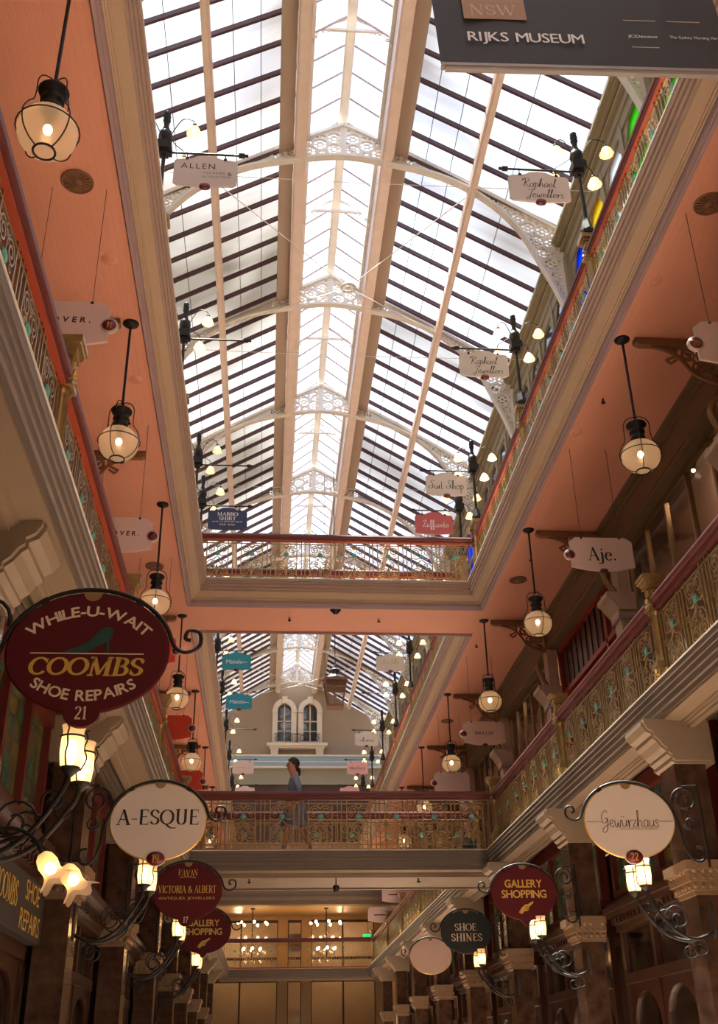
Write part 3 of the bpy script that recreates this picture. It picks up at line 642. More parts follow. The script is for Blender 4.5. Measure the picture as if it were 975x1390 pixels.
for k in range(27):
    x = -1.1 + k * .085; g.tube([(x, -.12, .25), (x, -.12, .72)], .012, 4)
for c in (-.95, -.35, .25, .95):
    g.tube([(c + .12 * cos(t), -.13, .5 + .14 * sin(t)) for t in [i * pi / 5 for i in range(10)]], .018, 4, closed=True)
g.tube([(-1.15, -.12, .72), (1.15, -.12, .72)], .02, 4).build('iron_guard', 'iron', bw)
struct('wall_near', MB().prism([(XWL, 0), (XWR, 0)] + gable[2:], -2.35, -2.1, 'xz').box(-6, XWL, -2.35, -2.1, 0, 10.3).box(XWR, 9, -2.35, -2.1, 0, 10.3), 'creamdk', 'unseen cream wall added behind the camera to block sky light', 'wall')  # unseen wall added to keep sky light out; the arcade really continues here
# ---- far ground floor: beam, gilded ceiling, glazed doors
struct('ceiling', MB().box(XWL, XWR, 44.45, 50.3, 7.40, 7.5), mat('warm_gold_ceiling', (.50, .33, .16), .35), 'low gold coloured ceiling at the far entrance', 'ceiling')
n += 1; struct('trim_%d' % n, MB().box(XWL, XWR, 44.0, 44.45, 7.35, 8.1).box(XWL, XWR, 43.9, 44.0, 7.5, 7.65), 'beige', 'beige beam above the far entrance', 'trim')
gw = MB().box(XWL, XWR, 48.0, 48.2, 7.24, 7.42)
for (a, b) in ((-2.9, -2.55), (.53, .95), (1.52, 1.93), (4.6, 5.2)): gw.box(a, b, 47.9, 48.2, 0, 7.3)
wf = struct('wall_far', gw, mat('entrance_pier_gold', (.40, .25, .12), .45), 'gold brown piers of the far glazed entrance', 'wall')
dn = 0
for (a, b, lab) in ((-2.55, .53, 'left pair of glazed panels'), (.95, 1.52, 'glazed door'), (1.93, 4.6, 'right pair of glazed panels')):
    dn += 1; f = MB(); xs = [a, b] if b - a < 1 else [a, (a + b) / 2, b]
    for x in xs: f.box(x - .035, x + .035, 47.98, 48.08, 0, 7.24)
    for z in (.1, 3.0, 5.75, 7.2): f.box(a, b, 47.98, 48.08, z - .05, z + .05)
    w = struct('door_%d' % dn, f, 'wood', lab + ' of the far entrance', 'door')
    MB().box(a, b, 48.02, 48.03, 0, 7.24).build('pane', 'pane', w)
struct('wall_back', MB().box(XWL, XWR, 52.0, 52.2, 0, 7.6), mat('lit_lobby_wall', (.62, .46, .28), .6, var=.2, nscale=.7), 'lit lobby wall behind the far entrance', 'wall')
# ================================================================ repeated things
ORD = ['first', 'second', 'third', 'fourth', 'fifth', 'sixth', 'seventh', 'eighth', 'ninth', 'tenth', 'eleventh', 'twelfth', 'thirteenth']
def spiral(cx, cz, r0, r1, a0, turns, k=10, y=0):
    N = max(6, int(abs(turns) * k)); return [(cx + (r0 + (r1 - r0) * i / N) * cos(rad(a0) + 2 * pi * turns * i / N), y, cz + (r0 + (r1 - r0) * i / N) * sin(rad(a0) + 2 * pi * turns * i / N)) for i in range(N + 1)]
def circ(cx, cz, r, k=12, y=0): return [(cx + r * cos(2 * pi * i / k), y, cz + r * sin(2 * pi * i / k)) for i in range(k)]
# ---- balustrade panel of scrolls, local x 0..W
W = .66
def make_panel():
    mb = MB(); r = .0125; t = .0105
    for x in (.035, .125, W - .125, W - .035): mb.tube([(x, 0, .06), (x, 0, .93)], r, 4)
    mb.tube([(0, 0, .86), (W, 0, .86)], r, 4); mb.tube([(0, 0, .13), (W, 0, .13)], r, 4); mb.tube([(0, 0, .05), (W, 0, .05)], .014, 4)
    c = W / 2
    mb.tube([(c, 0, .05), (c, 0, .14)], .008, 4); mb.tube([(c, 0, .66), (c, 0, .80)], .008, 4)
    mb.tube(circ(c, .81, .045), t, 4, closed=True)
    for s in (-1, 1):
        mb.tube([(c, 0, .79)] + spiral(c + s * .105, .735, .085, .018, 100 if s > 0 else 80, -s * 1.6), t, 4)
        mb.tube([(c + s * .03, 0, .60), (c + s * .11, 0, .57), (c + s * .2, 0, .60), (c + s * .2, 0, .66)], t, 4)
        mb.tube([(c + s * .01, 0, .56), (c + s * .06, 0, .50), (c + s * .15, 0, .47), (c + s * .2, 0, .40), (c + s * .19, 0, .30)], t, 4)
        mb.tube([(c, 0, .14), (c + s * .01, 0, .30)] + spiral(c + s * .115, .27, .105, .02, 170 if s > 0 else 10, -s * 1.9), t, 4)
        mb.tube(spiral(c + s * .07, .43, .05, .012, -90, s * 1.3), t, 4)
        mb.tube([(c + s * .2, 0, .20), (c + s * .13, 0, .15), (c + s * .06, 0, .19)], t, 4)
        mb.tube(circ(c + s * .13, .65, .026, 8), .006, 4, closed=True)
        mb.prism([(c, .16), (c + s * .035, .22), (c + s * .02, .33), (c, .40)], -.006, .006)
        for x in (.08,): mb.tube(circ(W / 2 + s * (W / 2 - x), .50, .03, 8), .006, 4, closed=True)
    p = mb.build('railing_panel', 'brass')
    ro = MB().lathe([(.001, -.016), (.03, -.016), (.042, -.006), (.042, .006), (.03, .016), (.001, .016)], (c, 0, .625), 10, 'y'); 
    for k in range(8): a = k * pi / 4; ro.sphere((c + .042 * cos(a), 0, .625 + .042 * sin(a)), .013, 5, 4)
    rr = ro.build('rosette', 'verdigris', p); rr['label'] = 'green rosette'
    return p
PANEL = make_panel(); ROS = PANEL.children[0]
def balustrade(x, y, z, L, rz, label, group, n=None):
    t = thing('balustrade', label, 'railing', (x, y, z), rz, group)
    MB().prism([(-.05, .952), (-.055, .975), (-.072, .99), (-.076, 1.03), (-.06, 1.068), (0, 1.08), (.06, 1.068), (.076, 1.03), (.072, .99), (.055, .975), (.05, .952)], 0, L, 'yz').build('handrail', 'redwood', t)
    MB().box(0, L, -.04, .04, .918, .950).build('rail_fillet', 'orange' if (z > 8 or 'left' in label) else 'redwood', t)  # orange paints the warm light under the upper and left handrails
    MB().box(0, L, -.035, .035, 0.002, .035).build('base_rail', 'orange', t)
    k = n or max(1, round(L / W)); sc = L / k / W
    for i in range(k):
        if i == 0 and balustrade.first: p = PANEL; r = ROS; balustrade.first = False
        else:
            p = PANEL.copy(); COL.objects.link(p); r = ROS.copy(); COL.objects.link(r); r.parent = p
        p.parent = t; p.location = (i * W * sc, 0, 0); p.scale = (sc, 1, 1)
    return t
balustrade.first = True
# ---- newel post
def make_newel(kind):
    t = thing('newel_post', 'x', 'post', (0, 0, 0))
    MB().box(-.095, .095, -.095, .095, 0, .06).box(-.08, .08, -.08, .08, .06, .30).box(-.09, .09, -.09, .09, .30, .34).build('plinth', 'brass', t)
    o = MB()
    for a in range(4):
        q = MB(); q.tube(spiral(0, .18, .06, .015, 90, 1.4, y=-.088), .010, 4); q.sphere((0, -.088, .25), .022, 6, 4); q.sphere((-.045, -.085, .1), .018, 6, 4); q.sphere((.045, -.085, .1), .018, 6, 4); o.merge(q, rz=a * pi / 2)
    o.build('plinth_ornament', 'gold', t)
    MB().lathe([(.07, .34), (.078, .37), (.06, .40), (.062, .44), (.055, .86), (.06, .88), (.08, .90), (.08, .93)], n=20, flute=-.14).build('fluted_shaft', 'brass', t)
    c = MB(); c.box(-.085, .085, -.085, .085, .93, .97)
    c.lathe([(.11, .97), (.075, 1.04), (.07, 1.10)], n=4, smooth=False)
    c.box(-.06, .06, -.06, .06, 1.09, 1.24)
    if kind == 'cap':
        vs = [(sx * a, sy * a, z) for (a, z) in ((.068, 1.20), (.085, 1.235), (.092, 1.24), (.11, 1.275), (.118, 1.28), (.128, 1.31), (.128, 1.335)) for sx, sy in ((-1, -1), (1, -1), (1, 1), (-1, 1))]
        c.add(vs, [(i * 4 + k, i * 4 + (k + 1) % 4, i * 4 + 4 + (k + 1) % 4, i * 4 + 4 + k) for i in range(6) for k in range(4)] + [(24, 25, 26, 27), (0, 3, 2, 1)])
    else: c.box(-.11, .11, -.11, .11, 1.24, 1.31)
    c.box(-.085, .085, -.085, .085, 1.20, 1.215)
    c.build('cap', 'brass', t)
    o = MB()
    for a in range(4):
        q = MB(); q.sphere((0, -.07, 1.05), .03, 6, 4); q.tube(spiral(0, 1.14, .05, .01, -90, 1.2, y=-.066), .009, 4); o.merge(q, rz=a * pi / 2)
    o.build('cap_ornament', 'gold', t)
    return t
NW = make_newel('cap'); index(NW); NW2 = make_newel('post'); index(NW2)
used = set()
def place(proto, loc, label, group, rz=None):
    if proto.name in used: o = copy_tree(proto)
    else: o = proto; used.add(proto.name)
    o.location = loc; o['label'] = label; o['group'] = group
    if rz is not None: o.rotation_euler = (0, 0, rz)
    return o
# ---- run the balustrades and newels round both wells
RXL, RXR = XL - .255, XR + .255
ylist1 = [-1.9, 2.1, 6.3, 10.5, 14.7, 19.62]; ylist1L = [-1.9, 2.3, 6.52, 10.75, 14.9, 19.62]; ylist1b = [21.33, 25.8, 30.0, 34.2, 38.4, 43.9]
ylist2 = [-1.9, 2.4, 6.6, 10.8, 15.0, 19.62]; ylist2b = [21.33, 25.8, 30.2, 34.4, 38.6, 42.8, 47.4]
def run(x, z, ys, side, lvl, part):
    gn = 'scrollwork balustrades of the %s gallery' % lvl
    for i in range(len(ys) - 1):
        L = ys[i + 1] - ys[i] - .18
        balustrade(x, ys[i] + .09, z, L, pi / 2, 'gold scrollwork balustrade, dark red handrail, %s %s gallery, %s bay %s' % (side, lvl, ORD[i], part), gn)
    for i, y in enumerate(ys):
        pr = NW if lvl == 'lower' else NW2
        place(pr, (x, y, z), 'square capped gold newel post, %s side of the %s gallery, %s post %s' % (side, lvl, ORD[i], part), 'newel posts of the %s gallery' % lvl)
for side, x in (('left', RXL), ('right', RXR)):
    run(x - (.0 if side == 'right' else -.03), Z1, ylist1 if side == 'right' else ylist1L, side, 'lower', 'before the bridge'); run(x, Z1, ylist1b, side, 'lower', 'beyond the bridge')
    run(x, Z2, ylist2, side, 'upper', 'before the bridge'); run(x, Z2, ylist2b, side, 'upper', 'beyond the bridge')
for lvl, z in (('lower', Z1), ('upper', Z2)):
    balustrade(RXL + .09, 19.62, z, RXR - RXL - .18, 0, 'gold scrollwork balustrade with green rosettes, near side of the %s cross bridge' % lvl, 'bridge balustrades', 8)
    balustrade(RXL + .09, 21.33, z, RXR - RXL - .18, 0, 'gold scrollwork balustrade with green rosettes, far side of the %s cross bridge' % lvl, 'bridge balustrades', 8)
balustrade(RXL + .09, 43.9, Z1, RXR - RXL - .18, 0, 'gold scrollwork balustrade across the far end of the lower gallery', 'end balustrades', 8)
# ---- pendant globe lantern, origin at the ceiling
def make_pendant():
    t = thing('pendant_lantern', 'x', 'lamp')
    MB().lathe([(.001, 0), (.10, 0), (.10, -.012), (.07, -.035), (.02, -.05), (.001, -.05)], n=16).build('ceiling_rose', 'iron', t)
    MB().tube([(0, 0, -.03), (0, 0, -1.20)], .016, 8).build('rod', 'iron', t)
    MB().lathe([(.001, -1.26), (.05, -1.265), (.115, -1.285), (.125, -1.30), (.118, -1.32), (.085, -1.34), (.078, -1.38), (.095, -1.40), (.095, -1.42), (.078, -1.43), (.075, -1.47), (.09, -1.485), (.088, -1.505), (.07, -1.515), (.07, -1.55), (.001, -1.55)], n=18).build('vent_cap', 'iron', t)
    g = MB(); pr = []
    for i in range(13): a = pi * (i / 12 * .86 + .07); pr.append((.232 * sin(a), -1.745 + .215 * cos(a)))
    g.lathe(pr, n=48, flute=-.012).build('glass_globe', 'globe', t)
    b = MB(); b.sphere((0, 0, -1.72), .036, 10, 8, (1, 1, 1.25)); b.build('bulb', 'bulb', t)
    MB().tube([(0, 0, -1.54), (0, 0, -1.68)], .022, 8).build('lamp_holder', 'irongrey', t)
    c = MB(); rr = .006
    c.tube([(.245 * cos(k * pi / 12), .245 * sin(k * pi / 12), -1.72) for k in range(24)], .0065, 5, closed=True)
    c.tube([(.085 * cos(k * pi / 8), .085 * sin(k * pi / 8), -1.955) for k in range(16)], .010, 5, closed=True)
    for k in range(4):
        a = k * pi / 2 + .5; P = [(0.0, -1.19), (.05, -1.185), (.12, -1.22), (.155, -1.30), (.155, -1.42), (.165, -1.52), (.205, -1.58), (.243, -1.67), (.248, -1.74), (.225, -1.84), (.16, -1.92), (.085, -1.955)]
        P = catmull(P, 3); c.tube([(r * cos(a), r * sin(a), z) for r, z in P], rr, 5)
    c.tube([(.01, 0, -1.19), (-.01, 0, -1.19)], .02, 6)
    c.build('wire_cage', 'iron', t)
    return t
PD = make_pendant(); index(PD)
PEND = [(-1.835, y, 'left', i) for i, y in enumerate([1.2, 6.12, 10.78, 15.55, 20.38, 25.25, 30.35, 35.2, 40.1])] + [(4.41, y, 'right', i) for i, y in enumerate([1.2, 5.9, 10.75, 16.2, 20.41, 25.33, 30.25, 35.2, 40.1])]
for x, y, s, i in PEND:
    if i == 0: continue
    place(PD, (x, y, 9.86), 'glass globe lantern in black wire cage under the %s upper ceiling, %s from the camera' % (s, ORD[i - 1]), 'pendant globe lanterns', rz=i * .4)
# lower storey ones seen beyond the bridge
for x, y, z, l in ((4.1, 34.0, 7.4, 'small globe lantern hanging beyond the lower bridge, below the white hanging sign at right'), (3.3, 30.0, 7.7, 'small globe lantern high beyond the lower bridge, topmost at right'), (-1.55, 33.0, 7.2, 'small globe lantern beyond the lower bridge, beside the gallery shopping sign')):
    pass
# ---- fretwork console brackets under the ceiling (arm along +x toward the wall), origin at tip
def make_console():
    t = thing('ceiling_bracket', 'x', 'bracket')
    MB().prism([(0, 0), (1.15, 0), (1.15, -.10), (.06, -.10), (.0, -.07)], -.05, .05, 'xz').build('arm', 'consolewood', t)
    f = MB(); cv = catmull([(.22, -.10), (.38, -.14), (.52, -.22), (.62, -.34), (.74, -.52), (.95, -.62), (1.15, -.66)], 5)
    f.tube([(a, 0, b) for a, b in cv], .028, 4); f.tube([(1.12, 0, -.1), (1.12, 0, -.7)], .03, 4)
    f.tube([(.52, 0, -.3), (.44, 0, -.36), (.40, 0, -.32)], .02, 4); f.tube([(.52, 0, -.24), (.38, 0, -.31)], .022, 4)
    for (cx, cz, r) in ((.50, -.16, .05), (.68, -.22, .085), (.88, -.22, .09), (1.03, -.2, .06), (.80, -.41, .085), (.98, -.40, .075), (1.0, -.56, .05)):
        f.tube(spiral(cx, cz, r, r * .25, 60, 1.3), .014, 4); f.tube(circ(cx, cz, r, 10), .013, 4, closed=True)
    f.tube([(.6, 0, -.12), (.74, 0, -.3), (.92, 0, -.5), (1.1, 0, -.6)], .016, 4); f.tube([(1.1, 0, -.14), (.9, 0, -.34), (.72, 0, -.5)], .014, 4)
    f.build('fretwork', 'consolewood', t); return t
CB = make_console(); index(CB)
for i, y in enumerate([5.9, 10.72, 16.24, 20.4, 25.33, 30.1, 35.0]):
    place(CB, (4.55, y, 9.845), 'brown fretwork bracket under the right upper ceiling, %s from the camera' % ORD[i], 'fretwork ceiling brackets', rz=0)
for i, y in enumerate([5.9, 10.72, 13.9, 20.4, 25.33, 30.1, 35.0]):
    place(CB, (-1.95, y, 9.845), 'brown fretwork bracket under the left upper ceiling, %s from the camera' % ORD[i], 'fretwork ceiling brackets', rz=pi)
# ---- pilasters of the right first gallery and its shop glazing
def make_pil():
    t = thing('gallery_pilaster', 'x', 'pilaster')
    MB().box(.02, .27, -.16, .16, 0, 3.0).box(.0, .27, -.19, .19, 0, .25).build('shaft', 'creamdk', t)
    MB().box(-.02, .27, -.2, .2, 2.93, 2.99).build('necking_band', 'mauve', t)
    MB().box(-.02, .27, -.20, .20, 2.99, 3.06).prism([(-.02, 3.06), (-.16, 3.26), (-.20, 3.28), (-.20, 3.36), (.27, 3.36), (.27, 3.06)], -.26, .26, 'xz').build('capital', 'creamdk', t)
    MB().box(.06, .27, -.15, .15, 3.36, 4.16).build('upper_shaft', 'creamdk', t)
    MB().tube([(a, 0, b) for a, b in catmull([(.08, 3.40), (-.06, 3.6), (-.12, 3.85), (-.02, 4.05)], 5)], .05, 6).build('curved_bracket', 'bronze', t)
    return t
PL = make_pil(); index(PL)
PY = [1.0, 5.9, 10.9, 15.75, 20.5, 25.3, 30.2, 35.1, 40.0]
for i, y in enumerate(PY):
    if y < 3: continue
    place(PL, (5.60, y, Z1), 'cream square pilaster with flared capital, right lower gallery wall, %s from the camera' % ORD[i - 1], 'gallery pilasters')
for i in range(len(PY) - 1):
    y0, y1 = PY[i] + .16, PY[i + 1] - .16
    door = (i == 2) 
    where = '%s bay from the camera' % ORD[i]
    if i == 3:  # dark red doorway beyond the Aje sign
        t = thing('shop_doorway', 'dark red framed doorway with open dark interior on the right lower gallery, behind the third pilaster', 'doorway', (5.88, y0, Z1))
        L = y1 - y0
        MB().box(0, .09, 0, .12, 0, 4.1).box(0, .09, L - .12, L, 0, 4.1).box(0, .09, 0, L, 4.02, 4.12).box(0, .09, 0, L, 3.1, 3.2).box(0, .09, 1.2, 1.3, 0, 4.1).build('frame', 'redline', t)
        pn = MB().box(.05, .07, .12, L - .12, 3.2, 4.02)
        for k in range(12): pn.box(.03, .05, .2 + k * (L - .4) / 12, .26 + k * (L - .4) / 12, 3.2, 4.02)
        pn.build('transom_panel', 'wood', t); MB().box(.3, .34, 0, L, 0, 4.1).build('inner_screen', 'wood', t)
    else:
        t = thing('gallery_shop_window', 'tall shop window with bronze mullions on the right lower gallery, %s' % where, 'window', (5.88, y0, Z1), 0, 'gallery shop windows')
        L = y1 - y0; k = 5 if i < 4 else 6
        f = MB().box(0, .08, 0, L, 0, .4)
        for q in range(k + 1): f.box(0, .07, L * q / k - .03, L * q / k + .03, .4, 4.15)
        f.box(0, .06, 0, L, 4.08, 4.16).build('bronze_frame', 'bronze', t)
        MB().box(.03, .04, 0, L, .4, 4.1).build('pane', 'pane', t)
struct('ceiling', MB().box(5.99, 6.59, YA0, 49, 9.80, 9.85), 'shopwall', 'shop ceiling behind the right first gallery windows', 'ceiling')
struct('floor', MB().box(5.98, 6.62, YA0, 49, Z1 - .06, Z1), 'boards', 'shop floor behind the right first gallery windows', 'floor')
def track(y, L, lab):
    t = thing('track_light', lab, 'light', (6.28, y, 9.735), 0, 'shop track lights')
    MB().box(-.02, .02, 0, L, 0, .06).build('track', 'iron', t)
    for k in range(2):
        yy = L * (.25 + .5 * k); s = MB().tube([(0, yy, 0), (0, yy, -.05)], .012, 6).tube([(-.02, yy, -.05), (-.06, yy, -.30)], .04, 8).build('spotlight', 'iron', t)
        MB().sphere((-.065, yy, -.31), .03, 8, 5).build('lamp_face', 'tinybulb', s)
track(9.3, 2.2, 'black ceiling track with two spotlights in the right gallery shop, nearer one'); track(12.7, 2.3, 'black ceiling track with two spotlights in the right gallery shop, farther one')
# ---- upper gallery lamp posts
def make_post(m):      # m=+1: sign arm to +x
    t = thing('lamp_post', 'x', 'lamp')
    MB().box(-.085, .085, -.085, .085, 0, .04).lathe([(.10, .04), (.10, .07), (.055, .24), (.05, .27)], n=4, smooth=False).tube([(0, 0, .24), (0, 0, 1.12)], .028, 8).build('pole', 'iron', t)
    MB().box(-.06, .06, -.06, .06, 1.10, 1.17).box(-.10, .10, -.10, .10, 1.17, 1.30).box(-.085, .085, -.085, .085, 1.30, 1.33).lathe([(.05, 1.33), (.085, 1.38), (.10, 1.45), (.085, 1.53), (.045, 1.57), (.05, 1.60), (.035, 1.64), (.04, 1.72), (.055, 1.76), (.045, 1.80), (.055, 1.83), (.045, 1.87), (.05, 1.90), (.02, 1.94), (.001, 1.95)], n=14).build('urn_head', 'iron', t)
    a = MB().tube([(m * .06, 0, 1.16), (m * 1.05, 0, 1.16)], .016, 6).lathe([(.001, 1.16), (.02, 1.13), (.032, 1.08), (.012, 1.05), (.026, 1.03), (.012, 1.01)], n=8, axis='x')
    if m < 0:
        a = MB().tube([(m * .06, 0, 1.16), (m * 1.05, 0, 1.16)], .016, 6)
    a.v = [v for v in a.v]
    a2 = MB().tube([(m * .06, 0, 1.16), (m * 1.08, 0, 1.16)], .016, 6).bar((m * 1.02, 0, 1.16), (m * 1.10, 0, 1.16), .05, .05).bar((m * 1.09, 0, 1.16), (m * 1.15, 0, 1.16), .03, .03)
    a2.build('sign_arm', 'iron', t)
    sh = MB().lathe([(.022, 0), (.03, -.02), (.055, -.05), (.075, -.09), (.085, -.125), (.10, -.15)], n=20, flute=.08)
    bl = MB().sphere((0, 0, -.075), .032, 8, 6)
    for k, (ax, ay, zt) in enumerate(((-.32, -.10, 1.60), (.40, -.12, 1.62), (-.30, .16, 1.32), (.26, .14, 1.28))):
        ar = MB().tube(catmull([(ax * .2, ay * .2, 1.48), (ax * .55, ay * .55, zt + .10), (ax * .9, ay * .9, zt + .06), (ax, ay, zt - .02)], 5), .007, 5).lathe([(.012, -.03), (.03, -.035), (.03, -.07), (.022, -.08)], (ax, ay, zt), 8).build('lamp_arm', 'iron', t)
        MB().merge(sh, (ax, ay, zt - .06)).build('flower_shade', 'opaltulip', ar); MB().merge(bl, (ax, ay, zt - .06)).build('bulb', 'tinybulb', ar)
    return t
PSR = make_post(-1); PSL = make_post(1); index(PSR); index(PSL)
LPY = [6.5, 10.75, 14.95, 19.25, 21.05, 25.8, 30.3, 34.2, 38.6, 42.85, 47.2]
for i, y in enumerate(LPY):
    for s, x, P in (('right', 4.18, PSR), ('left', -1.62, PSL)):
        if i == 0 and s == 'right': continue
        place(P, (x, y, Z2 + 1.315), 'black iron post with four flower lamps on the %s upper rail, %s from the camera' % (s, ORD[i]), 'upper gallery lamp posts')
        if y in (19.25, 21.05):      # these two stand on the ends of short pedestals either side of the newel
            d = thing('lamp_pedestal', 'small square gold pedestal under the %s lamp post %s the upper bridge' % (s, 'just before' if y < 20 else 'just beyond'), 'pedestal', (x, y, Z2), 0, 'lamp pedestals')
            MB().box(-.07, .07, -.07, .07, 0, 1.24).box(-.1, .1, -.1, .1, 1.24, 1.314).box(-.1, .1, -.1, .1, 0, .1).build('block', 'brass', d)
# ---- shop signs of the upper gallery, hung from the post arms
def board(w, h, style):
    a, b = w / 2, h / 2
    if style == 'upper':     # raised middle of the top edge, clipped corners
        top = [(a - .03, b - .05), (a * .45, b - .02), (a * .25, b + .025), (0, b + .035), (-a * .25, b + .025), (-a * .45, b - .02), (-a + .03, b - .05)]
        return [(-a, b - .09), (-a, -b + .05), (-a + .05, -b + .015), (-a * .3, -b), (a * .3, -b), (a - .05, -b + .015), (a, -b + .05), (a, b - .09)] + top
    if style == 'hung':      # clipped corners, bowed bottom
        return [(-a, -b + .05), (-a * .5, -b + .005), (0, -b - .015), (a * .5, -b + .005), (a, -b + .05), (a, b - .07), (a - .09, b), (-a + .09, b), (-a, b - .07)]
def post_sign(side, y, bm, lines, cat_label, badge=True, dz=0):
    x = 4.18 - .60 if side == 'right' else -1.62 + .58
    t = thing('hanging_sign', cat_label, 'sign', (x, y, Z2 + 1.315 + 1.16), 0, None)
    cz = -.34
    mb = MB().prism(board(.86, .52, 'upper'), -.015, .015).shift((0, 0, cz)).build('board', bm, t)
    for s in (-.26, .26): MB().tube([(s, 0, -.012), (s, 0, -.10)], .007, 5).box(s - .02, s + .02, -.022, .022, -.13, -.09).build('hanger', 'iron', t)
    if badge:
        b = MB().lathe([(.001, -.024), (.07, -.024), (.075, .02)], n=16, axis='y').build('number_badge', 'badge', t); b.location = (0, 0, cz - .26); b.scale = (1, 1, .62)
    for (s, h, cx, dz, font, m, kw) in lines: text(t, s, h, cx, cz + dz, m, font=font, **kw)
    return t
post_sign('left', 10.75, 'signwhite', [('ALLEN', .10, -.10, .10, 'sans', 'black', dict(track=.02)), ('TAILORING', .035, .12, -.02, 'sans', 'black', dict(track=.008)), ('&', .07, .33, -.03, 'serif', 'black', {}), ('ALTERATIONS', .035, .15, -.09, 'sans', 'black', dict(track=.008))], 'ivory sign reading ALLEN tailoring and alterations on the nearest left lamp post')
post_sign('right', 10.75, 'signwhite', [('Raphael', .16, -.02, .085, 'hand', 'black', dict(slant=.2)), ('Jewellers', .16, .06, -.11, 'hand', 'black', dict(slant=.2))], 'ivory sign with handwritten Raphael Jewellers on the nearest right lamp post')
post_sign('right', 14.95, 'signwhite', [('Raphael', .16, -.02, .085, 'hand', 'black', dict(slant=.2)), ('Jewellers', .16, .06, -.11, 'hand', 'black', dict(slant=.2))], 'ivory sign with handwritten Raphael Jewellers on the second right lamp post')
post_sign('right', 19.25, 'signwhite', [('Suit Shop', .22, 0, .0, 'hand', 'black', dict(width=.74))], 'ivory sign with handwritten Suit Shop just before the upper bridge')
post_sign('right', 21.05, 'rose', [('Zaffuoxto', .17, .03, .0, 'hand', 'whitetext', dict(width=.6))], 'rose red sign with white script above the right end of the upper bridge rail', False)
post_sign('left', 21.05, 'navy', [('MARBO', .085, 0, .13, 'serif', 'whitetext', dict(width=.46)), ('SHIRT', .085, 0, .02, 'serif', 'whitetext', dict(width=.38)), ('MADE TO MEASURE SHIRTS', .028, 0, -.06, 'sans', 'whitetext', dict(width=.66)), ('9221 4292', .04, 0, -.13, 'sans', 'whitetext', dict(width=.34))], 'navy blue MARBO SHIRT sign above the left end of the upper bridge rail', False)
post_sign('left', 30.3, 'teal', [('Maiolo', .13, -.05, 0, 'sans', 'whitetext', dict(width=.5)), ('-', .13, .27, 0, 'sans', 'whitetext', dict(width=.2))], 'turquoise Maiolo sign, upper and nearer of the two beyond the upper bridge')
post_sign('left', 34.2, 'teal', [('Maiolo', .13, -.05, 0, 'sans', 'whitetext', dict(width=.5)), ('-', .13, .27, 0, 'sans', 'whitetext', dict(width=.2))], 'turquoise Maiolo sign, lower and farther of the two beyond the upper bridge')
post_sign('left', 42.85, 'signpale', [('NOVELLA', .05, 0, 0, 'sans', 'mauve', dict(width=.5))], 'pale sign on the left upper gallery far beyond the bridge, above the handrail')
post_sign('left', 47.2, 'signpale', [], 'blank pale sign on the farthest left lamp post')
post_sign('right', 30.3, 'signwhite', [('LA SALLE', .12, 0, .08, 'thinserif', 'goldtext', dict(width=.5)), ('ELLA', .12, 0, -.1, 'thinserif', 'goldtext', dict(width=.4))] if 0 else [('Aa Alli', .16, 0, .05, 'hand', 'goldtext', dict(width=.5))], 'ivory sign with faint gold script beyond the upper bridge, uppermost on the right')
post_sign('right', 38.6, 'signwhite', [('akira', .13, 0, -.02, 'hand', 'black', dict(width=.5))] if 0 else [('aluna', .15, 0, -.02, 'hand', 'black', dict(width=.52))], 'white sign with black script beyond the upper bridge on the right')
post_sign('right', 42.85, 'pinksign', [('Alex Perry', .12, 0, 0, 'sans', 'black', dict(width=.62))], 'pink Alex Perry sign beyond the upper bridge, low on the right')
post_sign('right', 47.2, 'pinksign', [], 'blank pink sign on the farthest right lamp post')
# ---- signs hung by long wires over the lower gallery
def wire_sign(side, y, bm, lines, label, badge='badge', num=''):
    x = 4.70 if side == 'right' else -2.12
    t = thing('hanging_sign', label, 'sign', (x, y, 9.86), 0, None)
    cz = -1.77
    MB().prism(board(.92, .52, 'hung'), -.015, .015).shift((0, 0, cz)).build('board', bm, t)
    for s in (-.28, .28):
        w_ = MB().tube([(s, 0, -.01), (s, 0, cz + .24)], .004, 4).build('hanging_wire', 'irongrey', t); MB().sphere((s, 0, cz + .25), .024, 8, 6).build('wire_clamp', 'iron', w_)
    sx = -.47 if side == 'right' else .47
    r = MB().lathe([(.001, -.02), (.085, -.02), (.085, .02)], n=20, axis='y').build('number_disc', 'signwhite', t); r.location = (sx, 0, cz - .02)
    r2 = MB().lathe([(.001, -.026), (.066, -.026), (.066, .015)], n=20, axis='y').build('maroon_centre', 'badge', r)
    b2 = MB().lathe([(.001, -.02), (.06, -.02), (.06, .02)], n=16, axis='y').build('bottom_boss', 'badge', t); b2.location = (0, 0, cz - .26); b2.scale = (1, 1, .5)
    if num: text(r, num, .06, 0, 0, 'goldtext', name='number', font='serif', y=-.0275)
    for (s, h, cx, dz, font, m, kw) in lines: text(t, s, h, cx, cz + dz, m, font=font, **kw)
    return t
wire_sign('left', 8.5, 'signpale', [('LOVER.', .068, .06, 0.04, 'sans', 'black', dict(track=.03, width=.46, slant=.1, bold=.003))], 'pale pink OVER sign hanging by wires under the left upper ceiling, the nearer', num='71')
wire_sign('left', 13.13, 'signpale', [('LOVER.', .068, .07, 0.02, 'sans', 'black', dict(track=.03, width=.44, slant=.1, bold=.003))], 'pale pink OVER sign hanging by wires under the left upper ceiling, the farther')
wire_sign('left', 17.6, 'redsign', [], 'scarlet sign partly hidden behind the big oval shoe repair sign')
wire_sign('left', 22.3, 'redsign', [('VITI CERRO', .055, 0, 0, 'sans', 'maroon', dict(width=.5))] if 0 else [], 'scarlet sign hanging above the ivory oval sign at left')
wire_sign('left', 27.0, 'redsign', [], 'scarlet sign just above the left end of the lower bridge handrail')
